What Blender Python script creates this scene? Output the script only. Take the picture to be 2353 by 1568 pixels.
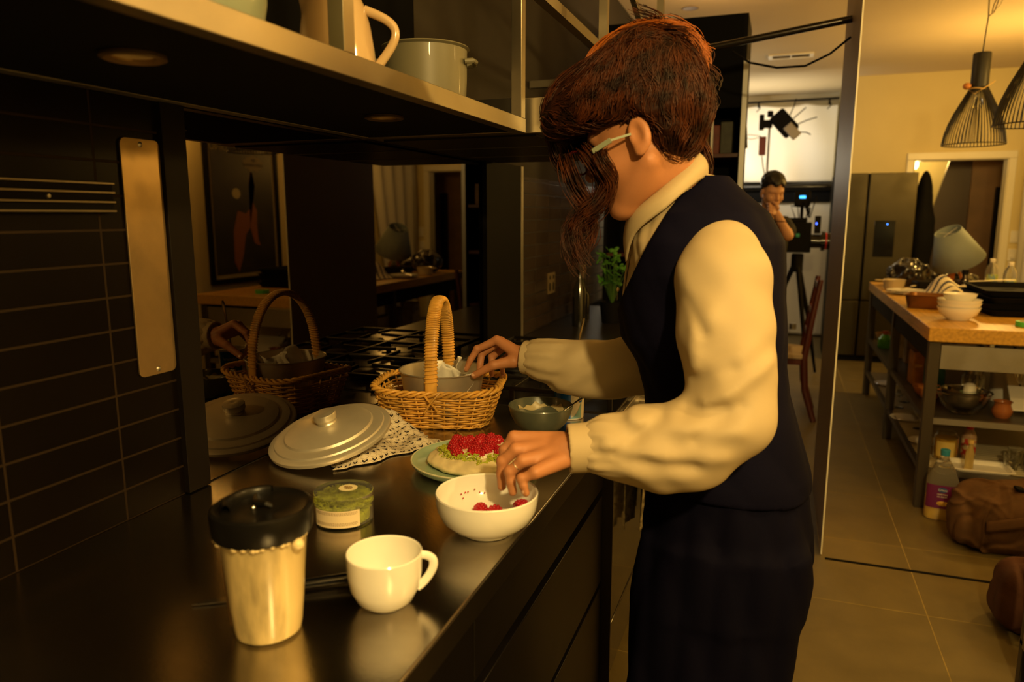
import bpy, bmesh, math, random
import numpy as np
from mathutils import Vector, Matrix, Euler
PI = math.pi
D = bpy.data
SC = bpy.context.scene
COL = SC.collection
for o in list(D.objects): D.objects.remove(o)

# ------------------------------------------------------------------ camera, world, lights, exposure
cd = D.cameras.new('camera'); cam = D.objects.new('camera', cd); COL.objects.link(cam)
cd.sensor_width = 36.0; cd.lens = 25.64; cd.clip_start = 0.05; cd.clip_end = 60
cam.matrix_world = Matrix(((0.93978434, -0.05807548, 0.33679761, 0.0),
                           (0.34176804, 0.15969436, -0.92611679, 0.0),
                           (0.0, 0.98545672, 0.16992661, 1.45), (0, 0, 0, 1)))
cd.dof.use_dof = True; cd.dof.focus_distance = 1.75; cd.dof.aperture_fstop = 3.2
SC.camera = cam
w = D.worlds.new('night'); SC.world = w; w.use_nodes = True
w.node_tree.nodes['Background'].inputs[0].default_value = (1.0, 0.6, 0.25, 1)
w.node_tree.nodes['Background'].inputs[1].default_value = 0.004
vs = SC.view_settings
vs.view_transform = 'Standard'; vs.look = 'None'; vs.exposure = 0.0; vs.gamma = 1.0; vs.use_curve_mapping = False

def lamp(name, typ, loc, power, color, size=0.1, aim=None, spot=None, blend=0.5, size_y=None):
    l = D.lights.new(name, typ); o = D.objects.new(name, l); COL.objects.link(o)
    o.location = loc; l.energy = power; l.color = color
    if typ == 'AREA':
        l.size = size
        if size_y: l.shape = 'RECTANGLE'; l.size_y = size_y
    else: l.shadow_soft_size = size
    if spot: l.spot_size = math.radians(spot); l.spot_blend = blend
    if aim is not None:
        o.rotation_euler = (Vector(aim) - Vector(loc)).to_track_quat('-Z', 'Y').to_euler()
    return o
WARM = (1.0, 0.58, 0.165)
lamp('pendant_light_key', 'POINT', (0.95, 1.20, 2.30), 34, (1.0, 0.64, 0.20), 0.045)
lamp('pendant_light_front', 'POINT', (0.60, -0.25, 2.20), 150, (1.0, 0.68, 0.24), 0.05)
lamp('pendant_light_far', 'POINT', (1.60, 2.6, 2.25), 26, WARM, 0.06)
lamp('fill_light_island', 'POINT', (2.0, 4.4, 2.22), 38, (1.0, 0.58, 0.135), 0.08)  # added fill for the island area, out of view; the pendants are unlit
lamp('ceiling_light_dining', 'POINT', (1.6, 6.6, 2.05), 54, (1.0, 0.58, 0.135), 0.10)
lamp('film_light_bounce', 'AREA', (-0.45, 8.6, 2.0), 14, (1.0, 0.86, 0.62), 0.9, aim=(-0.40, 9.5, 2.80), size_y=0.4)
lamp('film_light_room', 'POINT', (-0.80, 7.4, 1.9), 14, (1.0, 0.86, 0.62), 0.15)
lamp('fill_light_kitchen_end', 'POINT', (-0.45, 4.9, 2.55), 9, (1.0, 0.56, 0.20), 0.05)  # added weak fill that brightens the kitchen side of the sliding panel
lamp('hall_light', 'POINT', (1.50, 10.1, 2.2), 20, (1.0, 0.62, 0.17), 0.1)

# ------------------------------------------------------------------ materials
def nmat(name):
    m = D.materials.new(name); m.use_nodes = True
    return m, m.node_tree, m.node_tree.nodes['Principled BSDF']
def mat(name, col, rough=0.5, metal=0.0, var=0.0, vscale=8.0, bump=0.0, bscale=60.0, stretch=None,
        trans=0.0, ior=1.45, coat=0.0, emit=None, estr=0.0, sheen=0.0, sss=0.0, rvar=0.0, col2=None, spec=None, vs=(0.35, 0.65)):
    m, nt, b = nmat(name); N = nt.nodes; L = nt.links
    c = (*col, 1) if len(col) == 3 else col
    b.inputs['Base Color'].default_value = c; b.inputs['Roughness'].default_value = rough
    b.inputs['Metallic'].default_value = metal; b.inputs['IOR'].default_value = ior
    b.inputs['Transmission Weight'].default_value = trans; b.inputs['Coat Weight'].default_value = coat
    if spec is not None: b.inputs['Specular IOR Level'].default_value = spec
    if sheen: b.inputs['Sheen Weight'].default_value = sheen
    if sss:
        b.inputs['Subsurface Weight'].default_value = sss; b.inputs['Subsurface Radius'].default_value = (0.01, 0.004, 0.002)
    if emit: b.inputs['Emission Color'].default_value = (*emit, 1); b.inputs['Emission Strength'].default_value = estr
    if var or bump or rvar or col2:
        tc = N.new('ShaderNodeTexCoord'); mp = N.new('ShaderNodeMapping'); L.new(tc.outputs['Object'], mp.inputs[0])
        if stretch: mp.inputs['Scale'].default_value = stretch
    if var or rvar or col2:
        n = N.new('ShaderNodeTexNoise'); n.inputs['Scale'].default_value = vscale; n.inputs['Detail'].default_value = 6
        L.new(mp.outputs[0], n.inputs['Vector'])
        mr = N.new('ShaderNodeMapRange'); L.new(n.outputs['Fac'], mr.inputs[0])
        mr.inputs[1].default_value = vs[0]; mr.inputs[2].default_value = vs[1]
        if var or col2:
            mx = N.new('ShaderNodeMix'); mx.data_type = 'RGBA'
            d = col2 if col2 else tuple(max(0, x * (1 - var)) for x in col[:3])
            mx.inputs[6].default_value = c; mx.inputs[7].default_value = (*d, 1)
            L.new(mr.outputs[0], mx.inputs[0]); L.new(mx.outputs[2], b.inputs['Base Color'])
        if rvar:
            m2 = N.new('ShaderNodeMapRange'); L.new(mr.outputs[0], m2.inputs[0])
            m2.inputs[3].default_value = max(0.02, rough - rvar); m2.inputs[4].default_value = rough + rvar
            L.new(m2.outputs[0], b.inputs['Roughness'])
    if bump:
        n2 = N.new('ShaderNodeTexNoise'); n2.inputs['Scale'].default_value = bscale; n2.inputs['Detail'].default_value = 4
        L.new(mp.outputs[0], n2.inputs['Vector'])
        bp = N.new('ShaderNodeBump'); bp.inputs['Strength'].default_value = bump; bp.inputs['Distance'].default_value = 0.002
        L.new(n2.outputs['Fac'], bp.inputs['Height']); L.new(bp.outputs[0], b.inputs['Normal'])
    return m

def brickmat(name, tile, grout, tw, th, mortar, axes, off=(0, 0), rough=0.35, offset=0.0, grout_rough=0.7, var=0.15, bump=0.6, spec=0.5):
    # stack bond / running bond tile in world coordinates: axes picks the two world axes
    m, nt, b = nmat(name); N = nt.nodes; L = nt.links
    g = N.new('ShaderNodeNewGeometry'); s = N.new('ShaderNodeSeparateXYZ'); L.new(g.outputs['Position'], s.inputs[0])
    cb = N.new('ShaderNodeCombineXYZ')
    for k in range(2):
        a = N.new('ShaderNodeMath'); a.operation = 'SUBTRACT'; L.new(s.outputs[axes[k]], a.inputs[0]); a.inputs[1].default_value = off[k]
        L.new(a.outputs[0], cb.inputs[k])
    br = N.new('ShaderNodeTexBrick'); L.new(cb.outputs[0], br.inputs['Vector'])
    br.offset = offset; br.offset_frequency = 2; br.squash = 1
    br.inputs['Scale'].default_value = 1; br.inputs['Brick Width'].default_value = tw; br.inputs['Row Height'].default_value = th
    br.inputs['Mortar Size'].default_value = mortar; br.inputs['Mortar Smooth'].default_value = 0.2; br.inputs['Bias'].default_value = 0
    br.inputs['Color1'].default_value = (*tile, 1); br.inputs['Color2'].default_value = (*[c * (1 - var) for c in tile], 1)
    br.inputs['Mortar'].default_value = (*grout, 1)
    n = N.new('ShaderNodeTexNoise'); n.inputs['Scale'].default_value = 5; n.inputs['Detail'].default_value = 8
    L.new(g.outputs['Position'], n.inputs['Vector'])
    mx = N.new('ShaderNodeMix'); mx.data_type = 'RGBA'; mx.blend_type = 'MULTIPLY'; mx.inputs[0].default_value = 0.5
    L.new(br.outputs['Color'], mx.inputs[6]); L.new(n.outputs['Color'], mx.inputs[7])
    hs = N.new('ShaderNodeHueSaturation'); hs.inputs['Saturation'].default_value = 0; L.new(n.outputs['Color'], hs.inputs['Color'])
    hs.inputs['Value'].default_value = 1.9; L.new(hs.outputs[0], mx.inputs[7])
    L.new(mx.outputs[2], b.inputs['Base Color'])
    mr = N.new('ShaderNodeMapRange'); L.new(br.outputs['Fac'], mr.inputs[0]); mr.inputs[3].default_value = rough; mr.inputs[4].default_value = grout_rough
    L.new(mr.outputs[0], b.inputs['Roughness'])
    b.inputs['Specular IOR Level'].default_value = spec
    bp = N.new('ShaderNodeBump'); bp.invert = True; bp.inputs['Strength'].default_value = bump; bp.inputs['Distance'].default_value = 0.002
    L.new(br.outputs['Fac'], bp.inputs['Height']); L.new(bp.outputs[0], b.inputs['Normal'])
    return m

# ------------------------------------------------------------------ geometry builder
def frame_of(d):
    d = Vector(d).normalized(); a = Vector((0, 0, 1)) if abs(d.z) < 0.9 else Vector((1, 0, 0))
    u = d.cross(a).normalized(); v = d.cross(u).normalized()
    return u, v
class G:
    def __init__(s): s.v = []; s.f = []; s.mi = []; s.cur = 0
    def _f(s, *idx): s.f.append(idx); s.mi.append(s.cur)
    def mat(s, i): s.cur = i; return s
    def box(s, c, d, rz=0.0, rot=None):
        R = rot if rot is not None else Matrix.Rotation(rz, 3, 'Z')
        b = len(s.v)
        for z in (-1, 1):
            for x, y in ((-1, -1), (1, -1), (1, 1), (-1, 1)):
                s.v.append(tuple(Vector(c) + R @ Vector((x * d[0] / 2, y * d[1] / 2, z * d[2] / 2))))
        for q in ((3, 2, 1, 0), (4, 5, 6, 7), (0, 1, 5, 4), (1, 2, 6, 5), (2, 3, 7, 6), (3, 0, 4, 7)): s._f(*[b + k for k in q])
        return s
    def bx(s, x0, x1, y0, y1, z0, z1): return s.box(((x0 + x1) / 2, (y0 + y1) / 2, (z0 + z1) / 2), (abs(x1 - x0), abs(y1 - y0), abs(z1 - z0)))
    def bar(s, p, q, w, h, up=(0, 0, 1)):
        p = Vector(p); q = Vector(q); d = (q - p); L = d.length; d.normalize(); u = Vector(up)
        if abs(d.dot(u)) > 0.98: u = Vector((1, 0, 0))
        a = d.cross(u).normalized(); c = a.cross(d).normalized()
        R = Matrix((a, d, c)).transposed()
        return s.box((p + q) / 2, (w, L, h), rot=R)
    def tube(s, pts, r, n=8, cap=True, closed=False, flat=None):
        pts = [Vector(p) for p in pts]; m = len(pts)
        rr = r if hasattr(r, '__len__') else [r] * m
        b = len(s.v); pu = None
        for i, p in enumerate(pts):
            if closed: d = pts[(i + 1) % m] - pts[i - 1]
            else: d = pts[min(i + 1, m - 1)] - pts[max(i - 1, 0)]
            if d.length < 1e-9: d = Vector((0, 0, 1))
            d.normalize()
            if pu is None: u, _ = frame_of(d)
            else:
                u = pu - d * pu.dot(d)
                if u.length < 1e-6: u, _ = frame_of(d)
                u.normalize()
            v = d.cross(u); pu = u
            for k in range(n):
                a = 2 * PI * k / n
                s.v.append(tuple(p + (u * math.cos(a) + v * math.sin(a) * (flat or 1)) * rr[i]))
        e = m if closed else m - 1
        for i in range(e):
            j = (i + 1) % m
            for k in range(n):
                l = (k + 1) % n
                s._f(b + i * n + k, b + i * n + l, b + j * n + l, b + j * n + k)
        if cap and not closed:
            s._f(*[b + k for k in range(n)][::-1]); s._f(*[b + (m - 1) * n + k for k in range(n)])
        return s
    def cyl(s, p, q, r0, r1=None, n=24, cap=True): return s.tube([p, q], [r0, r0 if r1 is None else r1], n, cap)
    def lathe(s, prof, n=48, c=(0, 0, 0), R=None, close=False, sx=1, sy=1):
        b = len(s.v); m = len(prof); R = R or Matrix.Identity(3); c = Vector(c)
        for (r, z) in prof:
            for k in range(n):
                a = 2 * PI * k / n
                s.v.append(tuple(c + R @ Vector((r * math.cos(a) * sx, r * math.sin(a) * sy, z))))
        for i in range(m if close else m - 1):
            j = (i + 1) % m
            for k in range(n):
                l = (k + 1) % n
                s._f(b + i * n + k, b + i * n + l, b + j * n + l, b + j * n + k)
        return s
    def prism(s, poly, z0, z1, R=None, c=(0, 0, 0)):
        R = R or Matrix.Identity(3); c = Vector(c); b = len(s.v); n = len(poly)
        for z in (z0, z1):
            for x, y in poly: s.v.append(tuple(c + R @ Vector((x, y, z))))
        s._f(*[b + k for k in range(n)][::-1]); s._f(*[b + n + k for k in range(n)])
        for k in range(n):
            l = (k + 1) % n; s._f(b + k, b + l, b + n + l, b + n + k)
        return s
    def grid(s, fn, nu, nv, cu=False):
        b = len(s.v)
        for i in range(nu):
            for j in range(nv): s.v.append(tuple(fn(i / (nu if cu else nu - 1), j / (nv - 1))))
        for i in range(nu if cu else nu - 1):
            k = (i + 1) % nu
            for j in range(nv - 1): s._f(b + i * nv + j, b + k * nv + j, b + k * nv + j + 1, b + i * nv + j + 1)
        return s
    def ell(s, c, r, R=None, nu=20, nv=12, fn=None):
        R = R or Matrix.Identity(3); c = Vector(c)
        prof = []
        b = len(s.v)
        for j in range(nv + 1):
            t = PI * j / nv
            for k in range(nu):
                a = 2 * PI * k / nu
                d = Vector((math.sin(t) * math.cos(a), math.sin(t) * math.sin(a), math.cos(t)))
                q = 1 + (fn(d) if fn else 0)
                s.v.append(tuple(c + R @ Vector((d.x * r[0] * q, d.y * r[1] * q, d.z * r[2] * q))))
        for j in range(nv):
            for k in range(nu):
                l = (k + 1) % nu
                s._f(b + j * nu + k, b + (j + 1) * nu + k, b + (j + 1) * nu + l, b + j * nu + l)
        return s
    def raw(s, V, F):
        b = len(s.v); s.v.extend([tuple(map(float, p)) for p in V])
        for f in F: s._f(*[b + int(k) for k in f])
        return s
    def mesh(s, name, smooth=True, ang=35, weld=True):
        me = D.meshes.new(name); me.from_pydata(s.v, [], s.f); me.update()
        if weld and len(s.v) < 60000:
            bm = bmesh.new(); bm.from_mesh(me)
            if max(s.mi or [0]) > 0:
                for f, k in zip(bm.faces, s.mi): f.material_index = k
            bmesh.ops.remove_doubles(bm, verts=bm.verts, dist=1e-6)
            bmesh.ops.dissolve_degenerate(bm, edges=bm.edges, dist=1e-7)
            bmesh.ops.recalc_face_normals(bm, faces=bm.faces)
            bm.to_mesh(me); bm.free()
        elif max(s.mi or [0]) > 0: me.polygons.foreach_set('material_index', s.mi)
        if smooth:
            me.polygons.foreach_set('use_smooth', [True] * len(me.polygons))
            if ang: me.set_sharp_from_angle(angle=math.radians(ang))
        return me

def obj(name, g, m, parent=None, loc=None, rot=None, label=None, cat=None, group=None, kind=None, bev=0, smooth=True, ang=35, solid=0, sub=0, offset=-1):
    me = g.mesh(name, smooth, ang) if isinstance(g, G) else g
    o = D.objects.new(name, me); COL.objects.link(o)
    ms = m if isinstance(m, (list, tuple)) else [m]
    if len(me.materials) == 0:
        for x in ms: me.materials.append(x)
    if parent: o.parent = parent
    if loc is not None: o.location = loc
    if rot is not None: o.rotation_euler = rot
    if solid:
        md = o.modifiers.new('thickness', 'SOLIDIFY'); md.thickness = solid; md.offset = offset
    if sub:
        md = o.modifiers.new('smooth', 'SUBSURF'); md.levels = sub; md.render_levels = sub
    if bev:
        md = o.modifiers.new('bevel', 'BEVEL'); md.width = bev; md.segments = 2; md.limit_method = 'ANGLE'; md.angle_limit = math.radians(50)
    tag(o, label, cat, group, kind)
    return o
def tag(o, label=None, cat=None, group=None, kind=None):
    if label: o['label'] = label
    if cat: o['category'] = cat
    if group: o['group'] = group
    if kind: o['kind'] = kind
    return o
def thing(name, label, cat, loc=(0, 0, 0), rot=(0, 0, 0), group=None):
    o = D.objects.new(name, None); COL.objects.link(o); o.empty_display_size = 0.05
    o.location = loc; o.rotation_euler = rot
    return tag(o, label, cat, group)
def struct(name, g, m, **k): return obj(name, g, m, kind='structure', **k)
def copy_tree(o, parent=None):
    c = o.copy(); COL.objects.link(c)
    if parent: c.parent = parent
    for ch in list(o.children):
        copy_tree(ch, c)
    return c
def dup(o, loc, rot=None, label=None, scale=None):
    c = copy_tree(o); c.location = loc
    if rot is not None: c.rotation_euler = rot
    if scale is not None: c.scale = (scale,) * 3 if not hasattr(scale, '__len__') else scale
    if label: c['label'] = label
    return c
def text_geo(txt, size, extr=0.0004, align='CENTER'):
    cu = D.curves.new('writing', 'FONT'); cu.body = txt; cu.size = size; cu.extrude = extr; cu.align_x = align; cu.align_y = 'CENTER'
    o = D.objects.new('writing', cu); COL.objects.link(o)
    dg = bpy.context.evaluated_depsgraph_get(); me = D.meshes.new_from_object(o.evaluated_get(dg))
    D.objects.remove(o)
    return me
def writing(name, txt, size, m, parent, loc, rot, extr=0.0004, bend=None, align='CENTER'):
    me = text_geo(txt, size, extr, align)
    if bend:   # wrap around a vertical cylinder of radius bend, local x -> angle
        for v in me.vertices:
            a = v.co.x / bend; r = bend + v.co.z
            v.co = Vector((math.sin(a) * r, v.co.y, math.cos(a) * r - bend))
    me.materials.clear(); me.materials.append(m)
    o = D.objects.new(name, me); COL.objects.link(o); o.parent = parent; o.location = loc; o.rotation_euler = rot
    return o

# ------------------------------------------------------------------ distance-field modelling (smooth blended bodies)
def lerp(a, b, t): return a + (b - a) * t
def smin(a, b, k):
    if k <= 0: return np.minimum(a, b)
    h = np.clip(0.5 + 0.5 * (b - a) / k, 0, 1); return b + (a - b) * h - k * h * (1 - h)
def smax(a, b, k): return -smin(-a, -b, k)
def s_cap(P, a, b, ra, rb):
    a = np.array(a, np.float32); b = np.array(b, np.float32); ba = b - a
    pa = P - a; t = np.clip((pa @ ba) / max(float(ba @ ba), 1e-9), 0, 1)
    return np.linalg.norm(pa - t[:, None] * ba, axis=1) - (ra + (rb - ra) * t)
def s_ell(P, c, r, R=None):
    q = P - np.array(c, np.float32)
    if R is not None: q = q @ np.array(R, np.float32)      # columns of R are the axes
    r = np.array(r, np.float32)
    k0 = np.linalg.norm(q / r, axis=1); k1 = np.linalg.norm(q / (r * r), axis=1) + 1e-9
    return k0 * (k0 - 1) / k1
def s_box(P, c, hsz, R=None, rad=0.0):
    q = P - np.array(c, np.float32)
    if R is not None: q = q @ np.array(R, np.float32)
    d = np.abs(q) - (np.array(hsz, np.float32) - rad)
    return np.linalg.norm(np.maximum(d, 0), axis=1) + np.minimum(d.max(axis=1), 0) - rad
def s_loft(P, rows, p=2.3, rot=0.0):
    # rows: (z, cx, cy, a, b) sorted by z; elliptical sections, axes turned by rot
    R = np.array(sorted(rows), np.float32); z = P[:, 2]
    cx, cy, a, b = [np.interp(z, R[:, 0], R[:, k]) for k in (1, 2, 3, 4)]
    dx = P[:, 0] - cx; dy = P[:, 1] - cy
    c, s = math.cos(rot), math.sin(rot); ex = dx * c + dy * s; ey = -dx * s + dy * c
    q = (np.abs(ex / a) ** p + np.abs(ey / b) ** p) ** (1 / p)
    d = (q - 1) * np.minimum(a, b) * 0.95
    return np.maximum(d, np.maximum(R[0, 0] - z, z - R[-1, 0]))
def wob(P, f, seed=0, n=5):
    # cheap smooth noise in about [-1,1]
    r = np.random.RandomState(seed); o = np.zeros(len(P), np.float32)
    for i in range(n):
        d = r.normal(size=3); d = d / np.linalg.norm(d) * f * (0.6 + 0.9 * r.rand())
        o += np.sin(P @ d.astype(np.float32) + r.rand() * 6.28 + 0.7 * np.sin(P @ (d[::-1] * 0.7).astype(np.float32)))
    return o / n * 1.4
def surfnet(fn, lo, hi, h, smooth_it=1):
    lo = np.array(lo, np.float32); n = np.ceil((np.array(hi) - lo) / h).astype(int) + 1
    xs = [lo[k] + h * np.arange(n[k], dtype=np.float32) for k in range(3)]
    F = np.empty(n, np.float32)
    YZ = np.stack(np.meshgrid(xs[1], xs[2], indexing='ij'), -1).reshape(-1, 2)
    step = max(1, int(400000 // len(YZ)))
    for i in range(0, n[0], step):
        xx = xs[0][i:i + step]
        P = np.empty((len(xx), len(YZ), 3), np.float32); P[:, :, 0] = xx[:, None]; P[:, :, 1:] = YZ[None]
        F[i:i + step] = fn(P.reshape(-1, 3)).reshape(len(xx), n[1], n[2])
    F[0] = F[-1] = 1; F[:, 0] = F[:, -1] = 1; F[:, :, 0] = F[:, :, -1] = 1
    S = F < 0
    c = [F[a:n[0] - 1 + a, b:n[1] - 1 + b, d:n[2] - 1 + d] for a in (0, 1) for b in (0, 1) for d in (0, 1)]
    sg = sum((x < 0).astype(np.int8) for x in c)
    act = (sg > 0) & (sg < 8); I = np.argwhere(act); idx = -np.ones(act.shape, np.int64); idx[act] = np.arange(len(I))
    cv = np.stack([x[act] for x in c], 1)
    off = np.array([(a, b, d) for a in (0, 1) for b in (0, 1) for d in (0, 1)], np.float32)
    acc = np.zeros((len(I), 3), np.float32); cnt = np.zeros(len(I), np.float32)
    for p in range(8):
        for q in range(p + 1, 8):
            if np.abs(off[p] - off[q]).sum() != 1: continue
            m = (cv[:, p] < 0) != (cv[:, q] < 0); t = cv[m, p] / (cv[m, p] - cv[m, q])
            acc[m] += off[p] + t[:, None] * (off[q] - off[p]); cnt[m] += 1
    V = lo + (I + acc / cnt[:, None]) * h
    Fq = []
    for ax in range(3):
        o1, o2 = [k for k in range(3) if k != ax]
        sl = [slice(None)] * 3; s2 = [slice(None)] * 3
        sl[ax] = slice(0, n[ax] - 1); s2[ax] = slice(1, n[ax])
        ch = S[tuple(sl)] != S[tuple(s2)]; E = np.argwhere(ch)
        E = E[(E[:, o1] > 0) & (E[:, o2] > 0) & (E[:, o1] < n[o1] - 1) & (E[:, o2] < n[o2] - 1)]
        ins = S[tuple(sl)][tuple(E.T)]
        def g(d1, d2):
            e = E.copy(); e[:, o1] -= d1; e[:, o2] -= d2; return idx[tuple(e.T)]
        q = np.stack([g(1, 1), g(0, 1), g(0, 0), g(1, 0)], 1)
        fl = ins if ax != 1 else ~ins
        q[~fl] = q[~fl][:, ::-1]; Fq.append(q)
    Fq = np.concatenate(Fq)
    for _ in range(smooth_it):
        A = np.zeros_like(V); C = np.zeros(len(V), np.float32)
        for k in range(4):
            a = Fq[:, k]; b = Fq[:, (k + 1) % 4]
            np.add.at(A, a, V[b]); np.add.at(C, a, 1); np.add.at(A, b, V[a]); np.add.at(C, b, 1)
        V = V * 0.5 + 0.5 * A / np.maximum(C, 1)[:, None]
    return V, Fq
def sdfmesh(name, parts, smooth_it=1):
    V = []; F = []; b = 0
    for fn, lo, hi, h in parts:
        v, f = surfnet(fn, lo, hi, h, smooth_it); V.append(v); F.append(f + b); b += len(v)
    V = np.concatenate(V); F = np.concatenate(F)
    me = D.meshes.new(name); me.vertices.add(len(V)); me.vertices.foreach_set('co', V.astype(np.float32).ravel())
    me.loops.add(F.size); me.loops.foreach_set('vertex_index', F.astype(np.int32).ravel())
    me.polygons.add(len(F)); me.polygons.foreach_set('loop_start', np.arange(0, F.size, 4, dtype=np.int32))
    me.update(calc_edges=True); me.validate()
    me.polygons.foreach_set('use_smooth', [True] * len(me.polygons))
    return me
# ------------------------------------------------------------------ shared materials
M = {}
M['plaster'] = mat('cream_plaster', (0.72, 0.62, 0.33), 0.75, var=0.06, vscale=2, bump=0.15, bscale=120)
M['plaster_shade'] = mat('shade_dark_plaster', (0.018, 0.013, 0.008), 0.7, var=0.12, vscale=3)  # shade on the wall above the shelf is put into this dark colour
M['ceil'] = mat('ceiling_paint', (0.60, 0.50, 0.33), 0.85, var=0.04, vscale=2)
M['white_paint'] = mat('white_gloss_paint', (0.80, 0.76, 0.60), 0.35)
M['steel'] = mat('brushed_steel', (0.42, 0.37, 0.27), 0.36, 1.0, var=0.25, vscale=2.5, rvar=0.07)
M['steel_top'] = mat('worn_steel_worktop', (0.50, 0.46, 0.40), 0.21, 1.0, var=0.32, vscale=3.2, bump=0.06, bscale=180, stretch=(1, 2.2, 1), rvar=0.04)
M['steel_dull'] = mat('dull_steel', (0.42, 0.40, 0.36), 0.42, 1.0, var=0.2, vscale=6, rvar=0.08)
M['black'] = mat('black_laminate', (0.008, 0.0075, 0.0075), 0.5, spec=0.05)
M['black_matt'] = mat('matt_black', (0.006, 0.006, 0.0065), 0.75, spec=0.08)
M['black_gloss'] = mat('black_gloss', (0.005, 0.005, 0.0055), 0.14, coat=0.1)
M['iron'] = mat('black_cast_iron', (0.014, 0.013, 0.013), 0.38, bump=0.3, bscale=300)
M['ceramic'] = mat('white_glazed_ceramic', (0.86, 0.85, 0.80), 0.16, coat=0.4)
M['glass'] = mat('clear_glass', (0.97, 0.99, 0.98), 0.02, trans=1.0, ior=1.45)
M['plastic_clear'] = mat('clear_plastic', (0.95, 0.96, 0.94), 0.08, trans=0.96, ior=1.25)
M['white_plastic'] = mat('white_plastic', (0.80, 0.78, 0.72), 0.35)
M['chrome'] = mat('chrome', (0.75, 0.74, 0.72), 0.10, 1.0)
M['dark_wood'] = mat('dark_red_wood', (0.085, 0.016, 0.010), 0.35, var=0.4, vscale=10, stretch=(1, 1, 0.2))
M['wood'] = mat('oak_wood', (0.52, 0.28, 0.08), 0.45, var=0.35, vscale=9, stretch=(1, 0.15, 1))
M['paper'] = mat('white_paper', (0.82, 0.80, 0.74), 0.7)
M['ink'] = mat('black_ink', (0.03, 0.025, 0.02), 0.6)

# ------------------------------------------------------------------ setting
floor_m = brickmat('slate_floor_tiles', (0.15, 0.115, 0.045), (0.27, 0.20, 0.06), 0.6, 0.6, 0.0022, (1, 0), (2.84 - 3.0, -0.01), rough=0.38, offset=0.0, var=0.12, bump=0.25)
struct('floor', G().bx(-1.3, 2.6, -1.6, 11.2, -0.12, 0.0), floor_m, smooth=False)
struct('ceiling', G().bx(-1.3, 2.6, -1.6, 11.2, 2.86, 2.98), M['ceil'], smooth=False)
struct('trim_1', G().bx(0.262, 2.26, 3.195, 3.212, 0.0, 0.0025), M['black_matt'], smooth=False)       # floor track of the sliding panel
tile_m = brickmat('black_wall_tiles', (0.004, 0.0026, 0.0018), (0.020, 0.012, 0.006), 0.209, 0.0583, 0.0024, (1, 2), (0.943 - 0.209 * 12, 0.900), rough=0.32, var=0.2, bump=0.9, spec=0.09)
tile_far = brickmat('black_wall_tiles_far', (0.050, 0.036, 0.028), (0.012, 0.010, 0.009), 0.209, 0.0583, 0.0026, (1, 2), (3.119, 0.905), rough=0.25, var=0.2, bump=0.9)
struct('wall_left', G().bx(-1.24, -1.10, -1.6, 9.4, 0.0, 2.9), M['plaster_shade'], smooth=False)
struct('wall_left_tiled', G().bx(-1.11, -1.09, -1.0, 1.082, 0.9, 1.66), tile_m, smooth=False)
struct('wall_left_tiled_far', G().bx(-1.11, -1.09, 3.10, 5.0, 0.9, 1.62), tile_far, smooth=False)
struct('trim_2', G().bx(-1.11, -1.078, 1.082, 1.14, 0.902, 1.66), mat('black_post_metal', (0.007, 0.0052, 0.004), 0.45, spec=0.12), bev=0.001)
struct('trim_3', G().bx(-1.11, -1.075, 2.67, 3.072, 0.902, 1.66), M['black'], bev=0.001)
struct('trim_4', G().bx(-1.11, -1.073, 3.072, 3.10, 0.902, 1.66), M['steel_dull'], bev=0.001)
mirror_m, nt, b = nmat('black_mirror_glass')
b.inputs['Base Color'].default_value = (0.115, 0.092, 0.065, 1); b.inputs['Metallic'].default_value = 1.0; b.inputs['Roughness'].default_value = 0.015
struct('wall_left_glass', G().bx(-1.11, -1.092, 1.14, 2.67, 0.902, 1.655), mirror_m, smooth=False)
struct('wall_right', G().bx(2.26, 2.40, -1.6, 8.7, 0, 2.9), M['plaster'], smooth=False)
# back wall with a doorway in it
g = G(); g.bx(0.56, 1.245, 8.60, 8.72, 0, 2.9); g.bx(2.075, 2.30, 8.60, 8.72, 0, 2.9); g.bx(1.245, 2.075, 8.60, 8.72, 2.01, 2.9)
struct('wall_back', g, M['plaster'], smooth=False)
g = G(); g.bx(1.180, 1.245, 8.575, 8.599, 0, 2.005); g.bx(2.075, 2.140, 8.575, 8.599, 0, 2.005); g.bx(1.180, 2.140, 8.575, 8.599, 2.0055, 2.075)
g.bx(1.246, 1.256, 8.58, 8.73, 0, 1.995); g.bx(2.064, 2.074, 8.58, 8.73, 0, 1.995); g.bx(1.246, 2.074, 8.58, 8.73, 1.996, 2.004)
struct('door_frame_1', g, M['white_paint'], bev=0.004)
struct('wall_side', G().bx(0.56, 0.60, 8.72, 9.6, 0, 2.9), M['plaster'], smooth=False)
struct('wall_hall', G().bx(0.60, 2.6, 10.6, 10.7, 0, 2.9), M['plaster'], smooth=False)
struct('wall_rear', G().bx(-1.3, 2.6, -1.7, -1.6, 0, 2.9), M['plaster_shade'], smooth=False)
struct('wall_far_left', G().bx(-1.3, 0.60, 9.6, 9.7, 0, 2.9), mat('white_wall_paint', (0.72, 0.70, 0.64), 0.8), smooth=False)
struct('baseboard_back', G().bx(0.56, 1.178, 8.585, 8.60, 0, 0.10), M['white_paint'], bev=0.003)
struct('baseboard_right', G().bx(2.245, 2.26, -1.0, 8.57, 0, 0.11), M['white_paint'], bev=0.003)
# sliding panel standing open at the edge of the kitchen
g = G(); g.bx(0.245, 0.2495, 3.233, 4.12, 0.006, 2.80)
d = obj('door_2', g, mat('panel_paint', (0.48, 0.33, 0.15), 0.5, var=0.1, vscale=2, bump=0.1, bscale=200), bev=0.001, kind='structure')
obj('edge_strip', G().bx(0.2446, 0.2503, 3.228, 3.233, 0.006, 2.80), M['white_paint'], d)
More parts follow.
